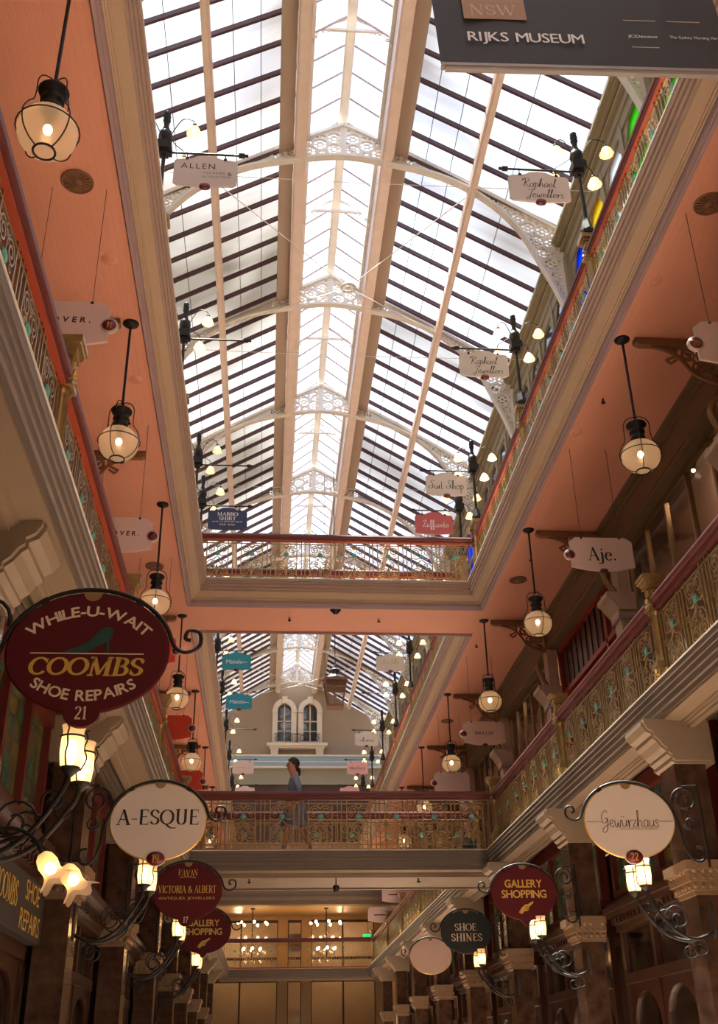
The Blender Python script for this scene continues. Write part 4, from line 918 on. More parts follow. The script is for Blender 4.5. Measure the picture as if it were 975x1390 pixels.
wire_sign('right', 8.45, 'signpale', [('G', .075, -.20, 0.0, 'sans', 'black', {}), ], 'pale pink sign with red disc at the right edge of the view', num='70')
wire_sign('right', 13.45, 'signpale', [('Aje.', .20, 0, 0, 'serif', 'black', dict(width=.42))], 'pale pink sign reading Aje. hanging on two wires at right')
wire_sign('right', 22.6, 'signpale', [('BIRR.LEE', .07, 0, 0, 'sans', 'black', dict(width=.42))], 'pale pink BIRR.LEE sign above the right end of the lower bridge')
wire_sign('right', 27.1, 'signpale', [], 'pale blank sign just over the lower bridge handrail at right')
# ---- oval signs of the ground floor shops, iron bracket to the pier
def ell(a, b, k=40, cx=0, cz=0): return [(cx + a * cos(2 * pi * i / k), cz + b * sin(2 * pi * i / k)) for i in range(k)]
def oval_sign(side, y, bm, rim, label, num='', badge='badge', a=.425, b=.335):
    m = -1 if side == 'left' else 1          # side of the pier
    x = -.985 if side == 'left' else 3.365
    t = thing('oval_shop_sign', label, 'sign', (x, y, 3.61))
    bd = MB().prism(ell(a, b), -.016, .016).build('board', bm, t)
    MB().tube([(p[0], 0, p[1]) for p in ell(a, b)], .012, 5, closed=True).build('rim', rim, bd)
    MB().prism([(.05 * cos(pi * i / 8), -.05 * sin(pi * i / 8)) for i in range(9)], -.02, .018).shift((0, 0, b + .005)).build('top_tab', 'bronze', t)
    fr = MB(); A, B_ = a + .025, b + .03
    fr.tube([(A * cos(q), 0, B_ * sin(q)) for q in [rad(12 + 156 * i / 28) for i in range(29)]], .013, 6)
    # free end curl
    q0 = rad(12 if m < 0 else 168); ex, ez = A * cos(q0), B_ * sin(q0)
    fr.tube(catmull([(ex, 0, ez), (ex - m * .03, 0, ez - .05), (ex - m * .09, 0, ez - .07), (ex - m * .155, 0, ez - .03), (ex - m * .15, 0, ez + .045), (ex - m * .09, 0, ez + .055), (ex - m * .075, 0, ez + .01), (ex - m * .105, 0, ez + .0)], 4), .011, 6)
    for s in (-1, 1):
        q = rad(90 + s * 36); cx, cz = a * cos(q), b * sin(q)
        fr.bar((cx * 1.08, 0, cz * 1.12), (cx * .88, 0, cz * .86), .045, .022, up=(0, 1, 0))
    fr.build('iron_hoop', 'iron', t)
    # scrolled stay down the pier side
    D = .765 - .03 - .0; D = abs((-1.74 if side == 'left' else 4.08) - x) - .01
    st = MB(); Xw = m * D
    ex, ez = m * A * cos(rad(12)), B_ * sin(rad(12))
    st.tube(catmull([(ex, 0, ez), (m * (A + .03), 0, -.06), (m * (A + .05), 0, -.22), (m * (A + .12), 0, -.36), (m * (A + .21), 0, -.35), (m * (A + .22), 0, -.26), (m * (A + .16), 0, -.24)], 4), .013, 6)
    st.tube([(p[0], 0, p[2]) for p in spiral(m * (A + .11), .19, .13, .03, 200 if m > 0 else -20, -m * 1.7, 16)], .011, 6)
    st.tube([(p[0], 0, p[2]) for p in spiral(m * (A + .13), -.02, .06, .02, 200 if m > 0 else -20, m * 1.4, 12)], .010, 6)
    st.tube([(Xw, 0, .36), (Xw, 0, -.42)], .014, 6)
    st.tube([(m * (A + .1), 0, .32), (Xw, 0, .33)], .010, 5); st.tube([(m * (A + .2), 0, -.33), (Xw, 0, -.33)], .010, 5)
    st.build('scroll_stay', 'iron', t)
    if badge == 'round':
        MB().prism([(.095 * cos(k * pi / 12), .075 * sin(k * pi / 12)) for k in range(24)], -.0165, .015).shift((0, 0, -b - .005)).build('number_tab', bm, t)
    elif badge:
        bb = MB().lathe([(.001, -.022), (.08, -.022), (.08, .02)], n=20, axis='y').build('number_badge', 'badge', t); bb.location = (0, 0, -b + .01); bb.scale = (1, 1, .74)
        MB().tube(circ(0, 0, .082, 20, 0), .008, 5, closed=True).build('badge_rim', 'cream', bb)
    if num: text(t, num, .068, 0, -b - (.005 if badge == 'round' else -.01), 'creamtext' if badge == 'round' else 'goldtext', name='number', font='serif', y=-.024)
    return t
t = oval_sign('left', 5.5, 'maroon', 'maroon', 'large maroon oval COOMBS shoe repairs sign with green high heel', '21', 'round')
text(t, 'WHILE-U-WAIT', .060, 0, .232, 'creamtext', arc=(.47, True), width=.72, y=-.018, bold=.0022)
text(t, 'COOMBS', .098, 0, -.085, 'goldtext', font='serif', width=.60, slant=.12, y=-.018, bold=.0022)
text(t, 'SHOE REPAIRS', .060, 0, -.245, 'creamtext', arc=(.50, False), width=.56, y=-.018, bold=.002)
MB().box(-.30, .30, -.0185, -.0165, -.016, -.010).build('rule_line', 'creamtext', t)
heel = [(-.125, .038), (-.10, .055), (-.045, .072), (.0, .10), (.045, .155), (.075, .182), (.11, .186), (.128, .165), (.125, .13), (.112, .105), (.112, .04), (.102, .04), (.098, .098), (.07, .085), (.03, .06), (-.005, .04)]
MB().prism([(a, b - .046) for a, b in heel], -.0195, -.0165).build('shoe_emblem', 'heel', t)
t = oval_sign('left', 9.88, 'signwhite', 'gold', 'ivory oval sign reading A-ESQUE at left', '19')
text(t, 'A-ESQUE', .135, 0, .035, 'black', font='serif', width=.74, y=-.018)
t = oval_sign('left', 14.08, 'maroon', 'maroon', 'maroon oval sign reading VICTORIA & ALBERT antiques below the ivory oval', '17', 'round')
text(t, 'VICTORIA & ALBERT', .085, 0, .02, 'goldtext', font='serif', width=.72, y=-.018); text(t, 'ANTIQUES JEWELLERS', .032, 0, -.085, 'goldtext', width=.70, y=-.018)
text(t, 'VAVAV', .075, 0, .21, 'goldtext', font='serif', width=.26, arc=(.5, False), y=-.018)
MB().tube([(-.1, -.018, .155), (-.05, -.018, .165), (0, -.018, .168), (.05, -.018, .165), (.1, -.018, .155)], .004, 4).build('crown_line', 'goldtext', t)
HANDP = [(-.10, -.06), (-.06, -.085), (-.02, -.045), (.03, -.04), (.05, -.015), (.05, .01), (.10, .05), (.125, .08), (.11, .09), (.04, .05), (.0, .045), (-.05, .01), (-.075, -.02)]
def hand(t, dz, m='goldtext'):
    MB().prism([(p[0] * .9, p[1] * .9 + dz) for p in HANDP], -.0185, -.0165).build('pointing_hand', m, t)
    c = MB()
    for (a, b) in (((-.01, .005), (.04, .02)), ((.0, -.01), (.045, .002)), ((.0, -.028), (.04, -.016)), ((-.06, -.07), (-.085, -.03))): c.tube([(a[0] * .9, -.0195, a[1] * .9 + dz), (b[0] * .9, -.0195, b[1] * .9 + dz)], .003, 4)
    c.build('finger_line', 'maroon', t)
for side, y, lab in (('left', 18.3, 'dark maroon oval GALLERY SHOPPING sign at left, half behind the jeweller sign'), ('right', 14.4, 'dark maroon oval GALLERY SHOPPING sign with pointing hand at right')):
    t = oval_sign(side, y, 'maroon', 'maroon', lab, '', None)
    text(t, 'GALLERY', .10, 0, .115, 'goldtext', width=.50, y=-.018, bold=.003); text(t, 'SHOPPING', .10, 0, -.015, 'goldtext', width=.60, y=-.018, bold=.003); hand(t, -.19)
    MB().prism([(-.10, -.30), (.10, -.30), (0, -.42)], -.014, .014).build('bottom_point', 'maroon', t)
t = oval_sign('right', 9.88, 'signwhite', 'gold', 'ivory oval sign with thin handwritten name and line at right', '22')
text(t, 'Gewurzhaus', .155, 0, .015, 'fretwork_brown' if 0 else 'wood', font='thinhand', width=.56, y=-.018, name='script_lettering', bold=.0006)
mb = MB().box(-.41, -.27, -.0185, -.0165, -.012, -.007).box(.27, .41, -.0185, -.0165, -.012, -.007)
for d in (-.065, -.045): mb.prism(ell(.006, .006, 8, d - .01, .035), -.0185, -.0165)
mb.build('rule_line', 'bronze', t); text(t, 'SPICES HERBS TEAS & CONDIMENTS', .016, .08, -.075, 'bronze', width=.36, y=-.018)
t = oval_sign('right', 18.85, 'blackgreen', 'blackgreen', 'black oval SHOE SHINES sign at right', '', None)
text(t, 'SHOE', .115, -.01, .075, 'creamtext', font='serif', width=.38, y=-.018); text(t, 'SHINES', .115, 0, -.085, 'creamtext', font='serif', width=.53, y=-.018)
t = oval_sign('right', 23.1, 'signpale', 'gold', 'pale grey oval sign low beyond the black shoe shines sign', '', None); text(t, 'Sweet', .09, 0, 0, 'black', font='hand', width=.3, y=-.018) if 0 else None
# ---- ground floor piers with console and gilded capital
def make_pier(m):   # m=+1 pier inner face toward -x (right side)
    t = thing('marble_pier', 'x', 'pier')
    f = lambda a, b: sorted((m * a, m * b))
    def B(mb, a, b, y0, y1, z0, z1): x = f(a, b); return mb.box(x[0], x[1], y0, y1, z0, z1)
    B(MB(), .06, .36, 0, .42, 0, 3.02).build('lower_shaft', 'marble', t)
    c = MB()
    for (o, z0, z1) in ((.0, 3.02, 3.06), (-.03, 3.06, 3.14), (-.06, 3.14, 3.24), (-.09, 3.24, 3.33)): B(c, .04 + o, .40, -.02 + o, .44 - o, z0, z1)
    for k in range(5):
        for s in range(3): c.sphere((m * (.04 + .08 * k), -.04 - .02 * s, 3.10 + .07 * s), .03, 6, 4)
        for s in range(3): c.sphere((m * (.02 - .02 * s), .04 + .09 * k, 3.10 + .07 * s), .03, 6, 4)
    c.build('gilded_capital', 'capital', t)
    B(MB(), .03, .36, .0, .42, 3.33, 4.28).build('marble_block', 'marble', t)
    k = MB(); prof = [(0, 4.28), (-.03, 4.30), (-.03, 4.34), (-.07, 4.37), (-.07, 4.40), (-.12, 4.44), (-.16, 4.50), (-.20, 4.53), (-.20, 4.57), (-.26, 4.60), (-.30, 4.66), (-.30, 4.70), (.42, 4.70), (.42, 4.28)]
    k.prism([(m * (a + .03), b) for a, b in prof], -.05, .47, 'xz'); k.prism([(m * (a * .93 + .03), b + .02) for a, b in prof], -.09, .51, 'xz')
    k.build('stepped_console', 'console', t)
    return t
PRR = make_pier(1); PRL = make_pier(-1); index(PRR); index(PRL)
PYG = [2.0, 6.2, 10.4, 14.6, 18.8, 23.0, 27.2, 31.4, 35.6, 39.8]
for i, y in enumerate(PYG):
    place(PRR, (4.05, y, 0), 'brown marble pier with gilded capital and stepped console, right shopfronts, %s from camera' % ORD[i], 'marble piers')
    place(PRL, (-1.71, y, 0), 'brown marble pier with gilded capital and stepped console, left shopfronts, %s from camera' % ORD[i], 'marble piers')
# ---- timber shopfronts between the piers, leaded glass above
def make_front(m):
    t = thing('shopfront', 'x', 'shopfront'); L = 4.2 - .62
    def B(mb, a, b, y0, y1, z0, z1): x = sorted((m * a, m * b)); return mb.box(x[0], x[1], y0, y1, z0, z1)
    g = MB(); B(g, .53, .55, 0, L, 3.60, 4.62); g.build('leaded_glass', 'stained', t)
    f = MB(); B(f, .44, .6, 0, L, 3.52, 3.62); B(f, .44, .62, 0, L, 4.58, 4.78)
    for k in range(5): B(f, .46, .58, L * k / 4 - .04, L * k / 4 + .04, 3.6, 4.6)
    B(f, .55, .7, 0, L, 4.75, 4.90)
    f.build('transom_frame', 'redwood', t)
    c = MB()
    for (a, z0, z1) in ((.44, 3.46, 3.54), (.30, 3.40, 3.46), (.26, 3.34, 3.40), (.30, 3.28, 3.34), (.38, 3.20, 3.28), (.42, 3.12, 3.20)): B(c, a, .62, 0, L, z0, z1)
    for k in range(24): B(c, .34, .40, L * k / 24, L * k / 24 + .07, 3.21, 3.27)
    c.build('timber_cornice', 'wood', t)
    d = MB()
    for k in range(4): B(d, .48, .56, L * k / 3 - .05, L * k / 3 + .05, .5, 3.12)
    B(d, .46, .58, 0, L, 0, .55); B(d, .46, .58, 0, L, 2.5, 2.62)
    for k in range(3):  # arched window heads
        y0 = L * k / 3 + .05; y1 = L * (k + 1) / 3 - .05; cy_, r = (y0 + y1) / 2, (y1 - y0) / 2 - .06
        x = sorted((m * .50, m * .55)); d.prism([(y0, 2.0), (y0, 2.5), (y1, 2.5), (y1, 2.0)] + [(cy_ + r * cos(pi * i / 10), 2.0 + .4 * sin(pi * i / 10)) for i in range(11)], x[0], x[1], 'yz')
    d.build('window_frame', 'wood', t)
    g = MB(); B(g, .53, .54, 0, L, .55, 3.12); g.build('display_glass', 'pane', t)
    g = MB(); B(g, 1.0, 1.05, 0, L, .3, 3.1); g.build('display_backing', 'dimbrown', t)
    g = MB(); B(g, .60, 1.0, 0, L, 3.12, 3.18); g.build('display_ceiling', 'wood', t)
    return t
SFR = make_front(1); SFL = make_front(-1); index(SFR); index(SFL)
for i in range(len(PYG) - 1):
    y = PYG[i] + .52
    place(SFR, (4.15, y, 0), 'dark timber shopfront with leaded green and amber transom, right side, %s bay' % ORD[i], 'timber shopfronts')
    place(SFL, (-1.65, y, 0), 'dark timber shopfront with leaded green and amber transom, left side, %s bay' % ORD[i], 'timber shopfronts')
# gilt window lettering of the left shop under the maroon oval
t = thing('fascia_lettering', 'gold SHOE REPAIRS lettering on the dark shop fascia at lower left', 'lettering', (-2.06, 10.05, 0), pi / 2)
MB().box(-1.75, .30, -.06, .045, 2.62, 3.10).build('fascia_board', 'darkvoid', t)
text(t, 'SHOE', .17, -.25, 2.99, 'goldtext', width=.62, y=-.064); text(t, 'REPAIRS', .17, -.25, 2.75, 'goldtext', width=.86, y=-.064); text(t, 'COOMBS', .2, -1.25, 2.9, 'goldtext', font='serif', width=.8, y=-.064)
# ---- wall lamps on scrolled arms (paired cups), origin at pier face
def make_cuplamp(m, tulip):   # m: direction of arm in x (+1 on the left side)
    t = thing('scroll_wall_lamp', 'x', 'lamp')
    MB().prism(ell(.05, .16, 14), 0, .02 * m, 'yz').build('wall_plate', 'irongrey', t)
    def arm(dy, ex, ez):
        a = MB().tube(catmull([(0, dy * .2, -.1), (m * .2, dy * .6, -.16), (m * .4, dy, -.06), (m * (ex - .04), dy, .16), (m * ex, dy, ez)], 6), .016, 7)
        a.tube([(m * (.33 + p[0]), dy, p[2] + .02) for p in spiral(0, 0, .14, .03, -60, 1.5, 14)], .008, 5)
        a.tube([(m * (.53 + p[0]), dy, p[2] + .13) for p in spiral(0, 0, .07, .015, -160, -1.5, 12)], .007, 5)
        a.tube([(m * (.16 + p[0]), dy, p[2] - .24) for p in spiral(0, 0, .09, .02, 90, 1.4, 12)], .008, 5)
        A = a.build('scroll_arm', 'iron', t)
        cup = MB().lathe([(.045, ez + .02), (.058, ez + .05), (.066, ez + .12), (.064, ez + .19), (.058, ez + .235), (.068, ez + .27)], (m * ex, dy, 0), 18).build('glass_cup', 'opal', A)
        fl = MB().sphere((m * ex, dy, ez + .115), .035, 10, 8, (1, 1, 1.6)); fl.v = [v for v in fl.v]
        b = MB().lathe([(.001, ez + .05), (.02, ez + .06), (.03, ez + .12), (.022, ez + .18), (.001, ez + .2)], (m * ex, dy, 0), 10).build('bulb', 'flame', A)
        h = MB().lathe([(.012, ez - .02), (.03, ez), (.055, ez + .02), (.058, ez + .035)], (m * ex, dy, 0), 12)
        h.tube([(m * ex + .069 * cos(q), dy + .069 * sin(q), ez + .205) for q in [k * pi / 8 for k in range(16)]], .006, 5, closed=True)
        for q in (0.3, 2.4, 4.5): h.tube(catmull([(m * ex + rr * cos(q), dy + rr * sin(q), z) for rr, z in ((.055, ez + .02), (.085, ez + .09), (.067, ez + .15), (.082, ez + .205), (.068, ez + .245), (.088, ez + .25))], 3), .005, 5)
        h.build('cup_cage', 'iron', A)
    arm(0, .60, .28); arm(.27, .62, .26)
    if tulip:
        for k, (dy, dx, dz) in enumerate(((-.02, .52, -.17), (.24, .60, -.19))):
            a = MB().tube(catmull([(m * .1, dy, -.1), (m * .3, dy, -.02), (m * .44, dy, -.06), (m * dx, dy, dz)], 5), .012, 6).build('drop_arm', 'iron', t)
            s = MB().lathe([(.028, .02), (.046, 0), (.056, -.04), (.050, -.085), (.056, -.11), (.078, -.135), (.10, -.15)], n=30)
            nv = []
            for i_, v in enumerate(s.v[:210]):
                row = i_ // 30; th = 2 * pi * (i_ % 30) / 30; u = max(0, row - 3) / 3.; k_ = 1 + .16 * u * cos(5 * th)
                nv.append((v[0] * k_, v[1] * k_, v[2] - .018 * u * cos(5 * th)))
            s.v = nv + s.v[210:240]; s.f = [f_ for f_ in s.f if max(f_) < 210]; s.sm = s.sm[:len(s.f)]
            ct, st = cos(-.6 * m), sin(-.6 * m)
            s.v = [(v[0] * ct + v[2] * st + m * dx, v[1] + dy, -v[0] * st + v[2] * ct + dz) for v in s.v]
            s.build('tulip_shade', 'opaltulip', a)
            b = MB().sphere((0, 0, -.07), .033, 8, 6); b.v = [(v[0] * ct + v[2] * st + m * dx, v[1] + dy, -v[0] * st + v[2] * ct + dz) for v in b.v]; b.build('bulb', 'flame', a)
    return t
LT = make_cuplamp(1, True); LU = make_cuplamp(1, False); LC = make_cuplamp(-1, False); index(LT); index(LU); index(LC)
for i, y in enumerate([6.0, 10.2, 14.4, 18.6]):
    place(LU if i else LT, (-1.705, y, 2.80), 'black scroll wall lamp with lit cups on left marble pier, %s from the camera' % ORD[i], 'scrolled wall lamps')
for i, y in enumerate([6.0, 10.2, 14.4, 18.6]):
    place(LC, (4.10 + .05, y, 2.77), 'black scroll wall lamp with lit cups on right marble pier, %s from the camera' % ORD[i], 'scrolled wall lamps')
# ---- roof trusses of pierced ironwork
def truss_curve():
    top = [(0, 19.72), (.25, 19.60), (1.05, 19.15), (2.2, 18.46), (2.84, 18.04), (3.6, 17.55), (4.46, 16.98)]
    bot = [(0, 18.83), (1.05, 18.66), (1.8, 18.47), (2.4, 18.20), (2.84, 17.90), (3.3, 17.45), (3.7, 16.85), (4.0, 16.10), (4.25, 15.45), (4.42, 14.8), (4.48, 14.0)]
    return top, bot
def interp(P, x):
    for (a, b), (c, d) in zip(P, P[1:]):
        if a <= x <= c: return b + (d - b) * (x - a) / (c - a)
    return P[-1][1]
def pierced(xa, xb, rmax, top, bot):
    n_ = 24; xs = [xa + (xb - xa) * i / n_ for i in range(n_ + 1)]
    up = [(x, interp(top, x) + .0) for x in xs]; dn = [(x, interp(bot, x)) for x in reversed(xs)]
    poly = up + dn; edges = list(zip(poly, poly[1:] + poly[:1]))
    def clear(px, pz):
        d = 9
        for (ax, az), (bx, bz) in edges:
            vx, vz = bx - ax, bz - az; l = vx * vx + vz * vz or 1e-9; u = max(0, min(1, ((px - ax) * vx + (pz - az) * vz) / l))
            d = min(d, sqrt((px - ax - u * vx) ** 2 + (pz - az - u * vz) ** 2))
        return d - .045
    pts = []; x = xa + .02
    while x < xb:
        z = interp(bot, x) + .03; zt = interp(top, x)
        while z < zt:
            c = clear(x, z)
            if c > .022: pts.append([x, z, c])
            z += .03
        x += .03
    holes = []
    while pts and len(holes) < 70:
        p = max(pts, key=lambda q: min(q[2], rmax)); r = min(p[2], rmax)
        if r < .024: break
        holes.append((p[0], p[1], r))
        for q in pts: q[2] = min(q[2], sqrt((q[0] - p[0]) ** 2 + (q[1] - p[1]) ** 2) - r - .022)
        pts = [q for q in pts if q[2] > .022]
    return poly, holes
def make_truss():
    t = thing('roof_truss', 'x', 'truss'); top, bot = truss_curve()
    tp = MB(); bt = MB(); web = MB(); post = MB()
    tp.bar((-0.001, 0, 0), (0.001, 0, 0), .001, .001)
    tp = MB()
    full = [(-a, 0, b) for a, b in reversed(top)][:-1] + [(a, 0, b) for a, b in top]
    for a, b in zip(full, full[1:]): tp.bar(a, b, .16, .075)
    tp.build('top_chord', 'white', t)
    sb = catmull([(-a, b) for a, b in reversed(bot)][:-1] + [(a, b) for a, b in bot], 3)
    for a, b in zip(sb, sb[1:]): bt.bar((a[0], 0, a[1]), (b[0], 0, b[1]), .16, .06)
    bt.build('arched_rib', 'white', t)
    for s in (-1, 1):
        MB().bar((s * 4.50, 0, 13.9), (s * 4.50, 0, 17.0), .12, .10, up=(1, 0, 0)).build('wall_post', 'white', t)
    # pierced plates where the chords nearly touch
    for s in (-1, 1):
        P = [(s * x, interp(top, x)) for x in (1.55, 1.9, 2.2, 2.5, 2.8)] + [(s * x, interp(bot, x)) for x in (2.8, 2.5, 2.2, 1.9, 1.55)]
        web.prism(P, -.02, .02, 'xz')
        for (xa, xb, rmax) in ((.001, 1.56, .15), (2.78, 4.46, .14)):
            poly, holes = pierced(xa, xb, rmax, top, bot)
            web.prism([(s * p, q) for p, q in poly], -.03, .03, 'xz', holes=[[(s * (cx + r * cos(k * pi / 5)), cz + r * sin(k * pi / 5)) for k in range(10)] for cx, cz, r in holes])
            for cx, cz, r in holes:
                if r > .085:
                    web.tube([(p[0], 0, p[2]) for p in circ(s * cx, cz, r * .42, 8)], .022, 4, closed=True)
                    for q in range(6): a = q * pi / 3; web.tube([(s * cx + r * .45 * cos(a), 0, cz + r * .45 * sin(a)), (s * cx + r * 1.02 * cos(a), 0, cz + r * 1.02 * sin(a))], .016, 4, cap=False)
                elif r > .05: web.tube([(p[0], 0, p[2]) for p in spiral(s * cx, cz, r * 1.02, .01, 40, 1.1)], .014, 4)
    web.build('pierced_web', 'white', t)
    return t
TR = make_truss(); index(TR)
for i, y in enumerate([6.55] + RIBS):
    if y < YEND - .5: place(TR, (XC, y, 0), 'white pierced iron roof truss with arched rib, %s from the camera' % ORD[i], 'arched roof trusses')
def make_tie():
    t = thing('lantern_tie', 'x', 'truss')
    m = MB().bar((-.78, 0, 19.60), (.78, 0, 19.60), .05, .06)
    for s in (-1, 1): m.bar((s * .78, 0, 19.60), (0, 0, 20.0), .05, .06)
    m.build('gable_frame', 'white', t)
    for s in (-1, 1):
        b = MB(); b.tube([(s * .76, 0, 19.58), (s * .76, 0, 19.15)], .015, 4)
        for (cx, cz, r) in ((.68, 19.5, .07), (.56, 19.53, .05), (.7, 19.37, .05), (.46, 19.55, .03)): b.tube([(p[0], 0, p[2]) for p in spiral(s * cx, cz, r, .01, 60, 1.3)], .014, 4)
        b.build('corner_bracket', 'white', t)
    return t
TI = make_tie(); index(TI)
for i in range(9):
    y = 9.0 + 4.95 * k if 0 else 9.0 + 4.95 * i
    if y < 51: place(TI, (XC, y, 0), 'small white gabled tie across the ridge lantern, %s from the camera' % ORD[i], 'lantern ties')
# ---- tie rod rings
for y, z, x, lab, Y0, Y1 in ((18.9, 17.31, 1.55, 'white ring with tie rods under the roof between the first trusses', 16.45, 21.4), (48.4, 17.8, 1.45, 'white ring with tie rods in front of the far gable windows', 46.15, 51.1)):
    t = thing('tie_rod_ring', lab, 'tie rod', (x, y, z))
    MB().tube([(.15 * cos(k * pi / 10), .15 * sin(k * pi / 10), 0) for k in range(20)], .03, 6, closed=True).tube([(.05 * cos(k * pi / 6), .05 * sin(k * pi / 6), 0) for k in range(12)], .015, 5, closed=True).tube([(-.14, 0, 0), (.14, 0, 0)], .012, 4).tube([(0, -.14, 0), (0, .14, 0)], .012, 4).tube([(-.1, -.1, 0), (.1, .1, 0)], .012, 4).tube([(.1, -.1, 0), (-.1, .1, 0)], .012, 4).build('ring', 'white', t)
    for (dx, yy) in ((-2.75, Y0), (2.75, Y0), (-2.75, Y1), (2.75, Y1)):
        ex = XC + dx; ez = 18.0
        d = Vector((ex - x, yy - y, ez - z)); q = d.normalized() * .16
        MB().tube([q, d], .011, 5).build('tie_rod', 'white', t)
    MB().tube([(0, 0, .02), (0, 0, 19.85 - z)], .006, 4).build('hanger_rod', 'white', t)
for i, (a, b) in enumerate((((-3.2, 14.2, 15.9), (5.8, 14.2, 15.9)), ((-3.2, 19.6, 16.0), (5.8, 19.6, 16.0)), ((-3.2, 26.2, 16.2), (5.8, 26.2, 16.2)))):
    t = thing('span_wire', 'thin pale wire stretched across under the roof, %s from the camera' % ORD[i], 'wire', a)
    d = Vector(b) - Vector(a); MB().tube([Vector((0, 0, 0)), d * .25 - Vector((0, 0, .05)), d * .5 - Vector((0, 0, .07)), d * .75 - Vector((0, 0, .05)), d], .006, 4).build('wire', 'white', t)
# ---- museum banner near the camera
t = thing('event_banner', 'charcoal cloth banner lettered RIJKS MUSEUM hanging high at the top right', 'banner', (1.30, 6.0, 8.955)); t.rotation_euler = (0, -.044, 0)
bw_, bh = 2.56, 2.6
mb = MB(); nx, nz = 26, 16; vs = []
for j in range(nz + 1):
    for i in range(nx + 1):
        x = bw_ * i / nx; z = .05 + bh * j / nz; vs.append((x, .010 * sin(x * 5 + z * 2) + .006 * sin(x * 13 - z * 4), z))
N = len(vs); vs += [(a, b + .006, c) for a, b, c in vs]; fs = []
for j in range(nz):
    for i in range(nx): q = j * (nx + 1) + i; fs += [(q, q + 1, q + nx + 2, q + nx + 1), (q + N, q + nx + 1 + N, q + nx + 2 + N, q + 1 + N)]
mb.add(vs, fs, True).build('cloth', 'canvas', t)
MB().box(0.0, bw_, -.03, .03, 0, .03).build('hem_sleeve', 'railgrey', t); MB().box(.03, bw_ + .02, -.02, .02, -.035, -.002).build('bottom_rod', 'railgrey', t)
MB().box(.25, .80, -.024, -.020, .59, 1.2).build('tan_panel', 'tanprint', t)
text(t, 'NSW', .13, .51, .70, 'creamtext', font='thinserif', width=.42, y=-.027); text(t, 'RIJKS MUSEUM', .12, .765, .365, 'whitetext', width=1.02, y=-.026); text(t, 'RIJKS MUSEUM', .12, .769, .367, 'whitetext', width=1.02, y=-.0262)
text(t, 'JCDecaux', .035, 1.80, .42, 'whitetext', width=.27, y=-.026); text(t, 'The Sydney Morning Herald', .035, 2.28, .42, 'whitetext', width=.48, y=-.026)
m_ = MB()
for (x0, x1, z) in ((1.66, 1.95, .62), (2.05, 2.35, .62), (1.68, 1.92, .28)): m_.box(x0, x1, -.025, -.022, z, z + .006)
m_.build('printed_line', 'creamtext', t)
for sx in (.1, 2.45): MB().tube([(sx, 0, bh), (sx, 0, 9.0)], .008, 5).build('suspension_cable', 'irongrey', t)
# ---- ceiling fittings
def small(nm, lab, cat, loc, fn, m, group=None):
    t = thing(nm, lab, cat, loc, 0, group); fn(MB()).build('body', m, t); return t
def vent(mb):
    mb.lathe([(.001, -.03), (.05, -.03), (.05, -.02), (.10, -.022), (.11, 0)], n=24)
    for k in range(16): a = k * pi / 8; mb.bar((.05 * cos(a), .05 * sin(a), -.03), (.105 * cos(a), .105 * sin(a), -.026), .012, .012)
    return mb
for x, y, l in ((-2.13, 8.4, 'round brown ceiling vent rose on the left ceiling near the nearest globe lantern'), (4.63, 8.3, 'round brown ceiling vent rose at the right edge of the view'), (4.68, 18.3, 'round ceiling vent left of the hanging Aje sign'), (-2.18, 17.97, 'round ceiling vent above the left third globe lantern'), (4.75, 27.6, 'round ceiling vent on the far right ceiling')):
    t = thing('ceiling_vent', l, 'vent', (x, y, 9.86), 0, 'ceiling vent roses'); MB().lathe([(.001, -.008), (.16, -.008), (.17, 0)], n=24).build('backing', 'darkvoid', t); q = MB().lathe([(.15, -.01), (.15, -.025), (.17, -.02), (.17, 0)], n=24); q.lathe([(.001, -.025), (.05, -.025), (.05, -.008)], n=12)
    for k in range(18): a = k * pi / 9; q.bar((.05 * cos(a), .05 * sin(a), -.016), (.155 * cos(a), .155 * sin(a), -.016), .016, .012)
    q.build('slatted_rose', 'consolewood', t)
for x, y, l in ((-1.95, 9.6, 'faint ceiling speaker disc under the left ceiling beside the hanging wires'), (4.45, 9.6, 'ceiling speaker disc at right above the sign wire'), (4.4, 13.0, 'ceiling speaker disc above the Aje sign wires'), (-1.9, 12.0, 'ceiling speaker disc left of the second globe lantern')):
    small('ceiling_speaker', l, 'speaker', (x, y, 9.86), lambda mb: mb.lathe([(.001, -.012), (.09, -.012), (.1, 0)], n=20).tube([(.05, 0, -.014), (.0, .05, -.014), (-.05, 0, -.014), (0, -.05, -.014)], .005, 4, closed=True), 'salmon', 'ceiling speakers')
sp = lambda mb: mb.tube([(0, 0, 0), (0, 0, -.06)], .012, 6).tube([(-.03, 0, -.06), (.03, 0, -.06)], .01, 5).lathe([(.001, -.075), (.03, -.075), (.03, -.068)], n=10)
for k, (x, y, z) in enumerate(((-2.25, 8.0, 9.86), (-2.1, 13.0, 9.86), (4.55, 12.1, 9.86), (4.7, 17.3, 9.86), (4.5, 21.8, 9.86), (2.2, 20.4, 9.86), (.35, 20.4, 9.86), (-.31, 20.0, 4.655), (2.75, 20.0, 4.655))):
    small('sprinkler_head', 'small dark sprinkler head, %s' % ['left ceiling by the nearest lantern', 'left ceiling by the second lantern', 'right ceiling by the nearest globe', 'right ceiling by the Aje sign', 'right ceiling beyond the bridge', 'right half of the upper bridge soffit', 'left half of the upper bridge soffit', 'left half of the lower bridge soffit', 'right half of the lower bridge soffit'][k], 'sprinkler', (x, y, z), sp, 'iron')
small('smoke_detector', 'dark dome detector under the middle of the upper bridge', 'detector', (1.27, 19.88, 9.86), lambda mb: mb.lathe([(.001, -.12), (.05, -.11), (.075, -.07), (.08, -.05), (.11, -.05), (.11, 0)], n=16), 'irongrey')
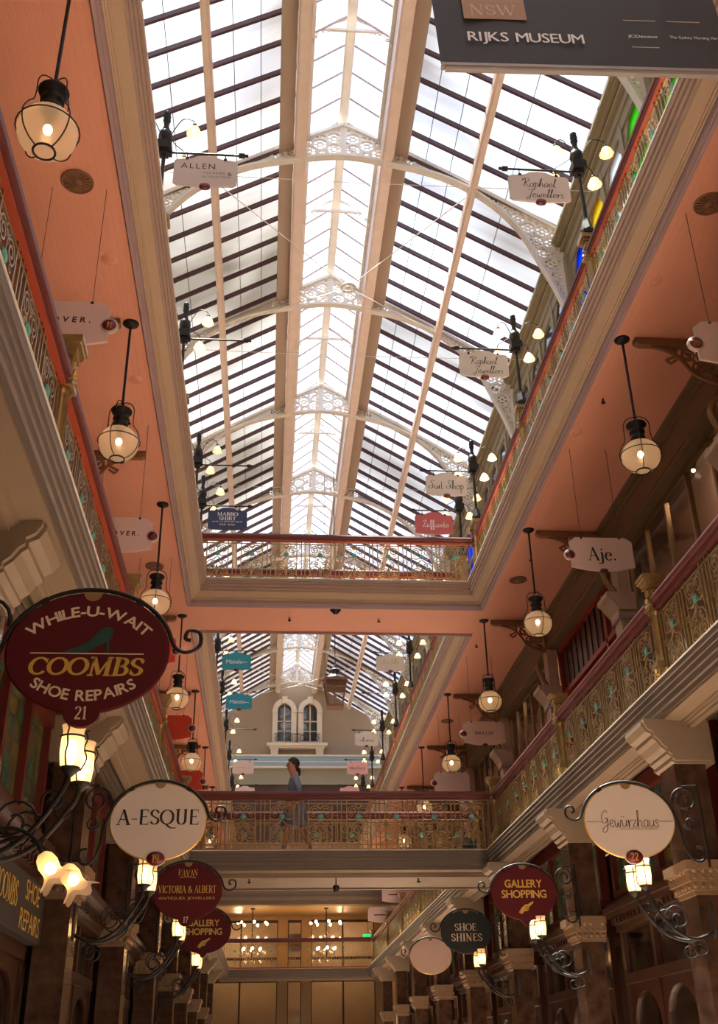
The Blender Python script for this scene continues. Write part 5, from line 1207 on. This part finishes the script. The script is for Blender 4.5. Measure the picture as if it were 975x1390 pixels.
small('security_camera', 'small dome camera hanging under the middle of the lower bridge', 'camera', (1.24, 19.85, 4.655), lambda mb: mb.tube([(0, 0, 0), (0, 0, -.14)], .012, 6).lathe([(.001, -.26), (.04, -.25), (.06, -.20), (.06, -.15), (.02, -.13)], n=12), 'irongrey')
small('exit_light_fitting', 'flat dark vent slot under the left half of the lower bridge', 'vent', (.06, 19.3 + .6, 4.655), lambda mb: mb.box(-.13, .13, -.05, .05, -.02, 0), 'irongrey')
# ---- copper lantern in the second well
t = thing('hanging_lantern', 'square copper lantern with glass sides hanging in the second well', 'lantern', (1.89, 30.0, 11.0))
c = MB()
for sx, sy in ((-1, -1), (1, -1), (1, 1), (-1, 1)): c.tube([(sx * .20, sy * .20, 0), (sx * .32, sy * .32, .72)], .028, 4)
c.box(-.34, .34, -.34, .34, .70, .78).box(-.23, .23, -.23, .23, -.06, 0).box(-.28, .28, -.28, .28, .50, .54)
c.build('copper_frame', mat('aged_copper', (.22, .10, .06), .4, metal=.4), t)
MB().lathe([(.40, .78), (.20, .92), (.14, .98), (.14, 1.06), (.18, 1.08), (.06, 1.16), (.03, 1.26), (.001, 1.28)], n=8, smooth=False).build('roof_cap', 'irongrey', t)
g = MB(); g.add([(sx * a, sy * a, z) for (a, z) in ((.19, 0), (.31, .7)) for sx, sy in ((-1, -1), (1, -1), (1, 1), (-1, 1))], [(k, (k + 1) % 4, 4 + (k + 1) % 4, 4 + k) for k in range(4)]).build('glass_side', 'pane', t)
MB().tube([(0, 0, 0), (0, 0, .25)], .03, 6).sphere((0, 0, .32), .06, 8, 6).build('candle_bulb', 'pinksign', t)
MB().tube([(0, 0, 1.27), (0, 0, 8.8)], .012, 5).tube([(-.3, 0, .78), (-.3, 0, 7.8)], .008, 4).build('suspension_rod', 'iron', t)
# ---- chandeliers and exit sign at the far entrance
def make_chand():
    t = thing('chandelier', 'x', 'chandelier'); r = MB().tube([(0, 0, 0), (0, 0, -1.9)], .02, 6).lathe([(.001, 0), (.10, 0), (.08, -.04), (.001, -.05)], n=12); r.build('stem', 'iron', t)
    k = 0
    for (rr, z, m) in ((.62, -.55, 7), (.55, -1.15, 7), (.38, -1.5, 6)):
        for q in range(m):
            a = 2 * pi * q / m + z; x, y = rr * cos(a), rr * sin(a)
            b = MB().tube(catmull([(0, 0, z - .35), (x * .5, y * .5, z - .42), (x * .9, y * .9, z - .25), (x, y, z - .08)], 4), .012, 5).build('arm', 'bronze', t); MB().sphere((x, y, z - .02), .052, 8, 6).build('bulb', 'tinybulb', b)
    return t
CHD = make_chand(); index(CHD)
place(CHD, (-.52, 45.4, 7.40), 'brass chandelier of many small bulbs at the far entrance, left one', 'entrance chandeliers'); place(CHD, (2.43, 45.4, 7.40), 'brass chandelier of many small bulbs at the far entrance, right one', 'entrance chandeliers')
t = thing('exit_sign', 'small lit green exit sign low at the far right', 'sign', (4.30, 47.5, 6.52)); MB().box(-.22, .22, -.04, .04, -.1, .1).build('housing', 'exit', t)
m_ = MB().sphere((-.02, -.05, .06), .02, 8, 4).tube([(-.02, -.045, .04), (.0, -.045, -.02), (.04, -.045, -.07)], .012, 4).tube([(0, -.045, -.02), (-.05, -.045, -.06)], .012, 4).tube([(-.06, -.045, .03), (-.02, -.045, .03), (.03, -.045, .0)], .010, 4).prism([(.08, .0), (.13, .05), (.13, .02), (.19, .02), (.19, -.02), (.13, -.02), (.13, -.05)], -.045, -.04)
m_.build('running_figure', 'whitetext', t); MB().tube([(0, 0, .1), (0, 0, .86)], .01, 4).build('drop_rod', 'iron', t)
t = thing('door_poster', 'pale sheet hung behind the centre glazed door at the far end', 'notice', (1.24, 48.9, 6.45)); MB().box(-.35, .35, -.01, .01, -.35, .35).build('sheet', 'signpale', t); text(t, 'MESSIA', .09, 0, .08, 'black', width=.45, y=-.012); text(t, 'ROMANO', .09, 0, -.1, 'black', width=.45, y=-.012)
for k, (x, y, z, l) in enumerate(((4.2, 36.0, 6.6, 'nearer small white hanging sign beyond the lower bridge at right'), (4.0, 39.0, 6.35, 'farther small white hanging sign beyond the lower bridge at right'))):
    t = thing('hanging_sign', l, 'sign', (x, y, 7.9), 0, None); MB().prism(board(.92, .5, 'hung'), -.015, .015).shift((0, 0, z - 7.9)).build('board', 'signpale', t); MB().box(-.25, .25, -.018, -.0155, z - 7.93, z - 7.89).build('lettering_line', 'badge', t)
    for s in (-.28, .28): MB().tube([(s, 0, z - 7.68), (s, 0, 1.9)], .004, 4).build('hanging_wire', 'irongrey', t)
# ---- woman walking across the lower bridge
def skin_chain(name, pts, edges, m, parent, sub=2):
    me = bpy.data.meshes.new(name); me.from_pydata([p[:3] for p in pts], edges, []); me.materials.append(M[m])
    o = bpy.data.objects.new(name, me); COL.objects.link(o); o.parent = parent
    o.modifiers.new('skin', 'SKIN'); 
    if not me.skin_vertices: 
        bm = bmesh.new(); bm.from_mesh(me); bm.verts.layers.skin.verify(); bm.to_mesh(me); bm.free()
    for i, p in enumerate(pts):
        r = p[3]; me.skin_vertices[0].data[i].radius = r if isinstance(r, tuple) else (r, r)
    me.skin_vertices[0].data[0].use_root = True
    s = o.modifiers.new('sub', 'SUBSURF'); s.levels = sub; s.render_levels = sub
    return o
t = thing('person', 'dark haired woman in blue grey knit top and patterned skirt walking left over lower bridge', 'person', (.50, 20.05, Z1))
# body coordinates: x negative = direction of walking
B_ = [(0, 0, .95, .13), (0, 0, 1.10, .115), (-.01, 0, 1.28, .13), (-.02, 0, 1.40, .12), (-.03, 0, 1.46, .070), (-.048, 0, 1.53, .068), (-.065, -.01, 1.60, .088), (-.07, -.01, 1.68, .108), (-.05, -.01, 1.75, .08),
      (-.02, -.15, 1.41, .055), (.07, -.19, 1.16, .045), (-.04, -.20, .96, .035), (-.10, -.20, .92, .03),
      (-.02, .15, 1.41, .055), (-.10, .19, 1.17, .045), (-.20, .14, 1.02, .035), (-.26, .10, 1.02, .03),
      (-.02, -.08, .88, .095), (-.14, -.08, .50, .06), (-.20, -.08, .10, .04), (-.29, -.08, .035, .033), (-.36, -.08, .03, .025),
      (.02, .08, .88, .095), (.12, .08, .50, .06), (.30, .08, .16, .04), (.25, .08, .05, .033), (.18, .08, .025, .025)]
E_ = [(0, 1), (1, 2), (2, 3), (3, 4), (4, 5), (5, 6), (6, 7), (7, 8), (3, 9), (9, 10), (10, 11), (11, 12), (3, 13), (13, 14), (14, 15), (15, 16), (0, 17), (17, 18), (18, 19), (19, 20), (20, 21), (0, 22), (22, 23), (23, 24), (24, 25), (25, 26)]
body = skin_chain('body', B_, E_, 'skin', t)
f = MB().sphere((-.150, -.055, 1.672), .009, 6, 4).sphere((-.164, .012, 1.672), .009, 6, 4).sphere((-.150, -.03, 1.600), .014, 8, 4, (.7, 1.5, .5)).tube([(-.142, -.075, 1.692), (-.155, -.045, 1.696)], .004, 4).tube([(-.166, -.005, 1.696), (-.162, .03, 1.692)], .004, 4)
f.build('face_detail', mat('face_shade', (.16, .05, .04), .5), body)
MB().tube([(-.160, -.024, 1.685), (-.176, -.03, 1.645), (-.160, -.026, 1.632)], [.008, .013, .011], 8).sphere((-.03, -.098, 1.655), .02, 8, 6, (.9, .4, 1.4)).build('nose_and_ear', 'skin', body)
h = MB().sphere((-.035, -.005, 1.70), .116, 20, 14, (1.0, .95, 1.05)); h.v = [(x, y, z if x > -.025 else max(z, 1.63 + (-.025 - x) * 1.25)) for x, y, z in h.v]
h.sphere((.055, 0, 1.585), .045, 8, 6).tube([(.05, 0, 1.59), (.075, 0, 1.54), (.075, 0, 1.49), (.06, 0, 1.46)], [.03, .03, .022, .008], 8).build('hair', 'hair', t)
skin_chain('knit_top', [(0, 0, .93, .15), (0, 0, 1.08, .132), (-.01, 0, 1.28, .15), (-.02, 0, 1.40, .13), (-.025, 0, 1.445, .078), (-.02, -.155, 1.41, .068), (.07, -.195, 1.16, .057), (-.03, -.205, .98, .045), (-.02, .155, 1.41, .068), (-.10, .195, 1.17, .057), (-.185, .145, 1.03, .045)], [(0, 1), (1, 2), (2, 3), (3, 4), (3, 5), (5, 6), (6, 7), (3, 8), (8, 9), (9, 10)], 'shirt', t)
s = MB(); pr = [(.13, 1.0), (.16, .92), (.19, .78), (.22, .62), (.235, .52)]
s.lathe(pr, n=20); s.v = [(x * 1.15 + (-.0), y * .85, z) for x, y, z in s.v]; s.build('skirt', 'skirt', t)
def hand5(cx, cy, cz, dx, par):
    m_ = MB().sphere((cx, cy, cz), .035, 8, 6, (1, .5, 1.1))
    for k in range(4): m_.tube([(cx + dx * .02, cy - .02 + k * .013, cz - .02), (cx + dx * .045, cy - .02 + k * .013, cz - .055), (cx + dx * .04, cy - .018 + k * .012, cz - .085 + .006 * abs(k - 1))], [.009, .008, .006], 6)
    m_.tube([(cx + dx * .03, cy - .02, cz + .01), (cx + dx * .055, cy - .04, cz - .02), (cx + dx * .06, cy - .04, cz - .045)], [.010, .009, .007], 6); m_.build('hand', 'skin', par)
hand5(-.115, -.20, .90, -1, body); hand5(-.275, .10, 1.01, -1, body)
for (x, y, a) in ((-.27, -.08, 0), (.22, .08, .03)): MB().sphere((x, y, .035 + a), .05, 10, 6, (2.4, .8, .6)).build('shoe', 'black', t)
# ---- small things on the lower bridge seen through the rail
t = thing('blue_bag', 'small dark teal bag standing behind the rail at the right end of the lower bridge', 'bag', (3.75, 20.2, Z1)); MB().box(-.14, .14, -.07, .07, 0, .34).build('body', mat('teal_cloth', (.01, .12, .16), .6), t); MB().tube(catmull([(-.08, 0, .34), (-.06, 0, .46), (.06, 0, .46), (.08, 0, .34)], 5), .01, 5).build('handle', 'iron', t)
# everything the place's own lamps do is done by their bulbs; the shops behind the glass are lit by their own ceiling lamps
# ---- light: bright hazy daylight above the glass roof, warm lamps below
w = bpy.data.worlds.new('daylight'); SC.world = w; w.use_nodes = True; nt = w.node_tree; nt.nodes.clear()
o = nt.nodes.new('ShaderNodeOutputWorld'); bg = nt.nodes.new('ShaderNodeBackground'); nt.links.new(bg.outputs[0], o.inputs[0])
tc = nt.nodes.new('ShaderNodeTexCoord'); sp = nt.nodes.new('ShaderNodeSeparateXYZ'); nt.links.new(tc.outputs['Generated'], sp.inputs[0])
rp = nt.nodes.new('ShaderNodeValToRGB'); nt.links.new(sp.outputs['Z'], rp.inputs[0])
el = rp.color_ramp.elements; el[0].position = 0; el[0].color = (.10, .06, .045, 1); el[1].position = .5; el[1].color = (.80, .88, 1.0, 1)
e = el.new(.12); e.color = (.22, .17, .15, 1)
no = nt.nodes.new('ShaderNodeTexNoise'); no.inputs['Scale'].default_value = 3; no.inputs['Detail'].default_value = 3; nt.links.new(tc.outputs['Generated'], no.inputs['Vector'])
r2 = nt.nodes.new('ShaderNodeValToRGB'); r2.color_ramp.elements[0].position = .42; r2.color_ramp.elements[1].position = .58
r2.color_ramp.elements[0].color = (.62, .74, 1., 1); r2.color_ramp.elements[1].color = (1, 1, 1, 1); nt.links.new(no.outputs[0], r2.inputs[0])
mx = nt.nodes.new('ShaderNodeMix'); mx.data_type = 'RGBA'; mx.blend_type = 'MULTIPLY'; mx.inputs[0].default_value = 1
nt.links.new(rp.outputs[0], mx.inputs[6]); nt.links.new(r2.outputs[0], mx.inputs[7]); nt.links.new(mx.outputs[2], bg.inputs[0]); bg.inputs[1].default_value = 2.2
def lamp(name, kind, loc, e, col=(1, .62, .32), size=.1, rot=None):
    l = bpy.data.lights.new(name, kind); l.energy = e; l.color = col
    if kind == 'AREA': l.shape = 'RECTANGLE'; l.size, l.size_y = size
    elif kind == 'SUN': l.angle = size
    else: l.shadow_soft_size = size
    ob = bpy.data.objects.new(name, l); COL.objects.link(ob); ob.location = loc
    if rot: ob.rotation_euler = rot
    return ob
_d = Vector((.12, -.20, -1)).normalized()
_s = lamp('hazy_sun', 'SUN', (0, 0, 30), 60.0, (1, .90, .78), rad(5)); _s.rotation_euler = _d.to_track_quat('-Z', 'Y').to_euler()
for x in (-1.2, 3.4): lamp('lobby_lamp', 'POINT', (x, 50.6, 6.6), 60, (1, .75, .45), .08)
for y in (8.4, 13.2, 18.2, 22.9): lamp('shop_lamp', 'POINT', (6.22, y, 9.3), 7, (1, .74, .55), .05)
SC.view_settings.view_transform = 'Standard'; SC.view_settings.look = 'None'; SC.view_settings.gamma = 1; SC.view_settings.exposure = .36
SC.view_settings.use_curve_mapping = False
cy = SC.cycles; cy.max_bounces = 10; cy.diffuse_bounces = 5; cy.glossy_bounces = 3; cy.transparent_max_bounces = 16; cy.sample_clamp_indirect = 6; cy.caustics_reflective = False; cy.caustics_refractive = False
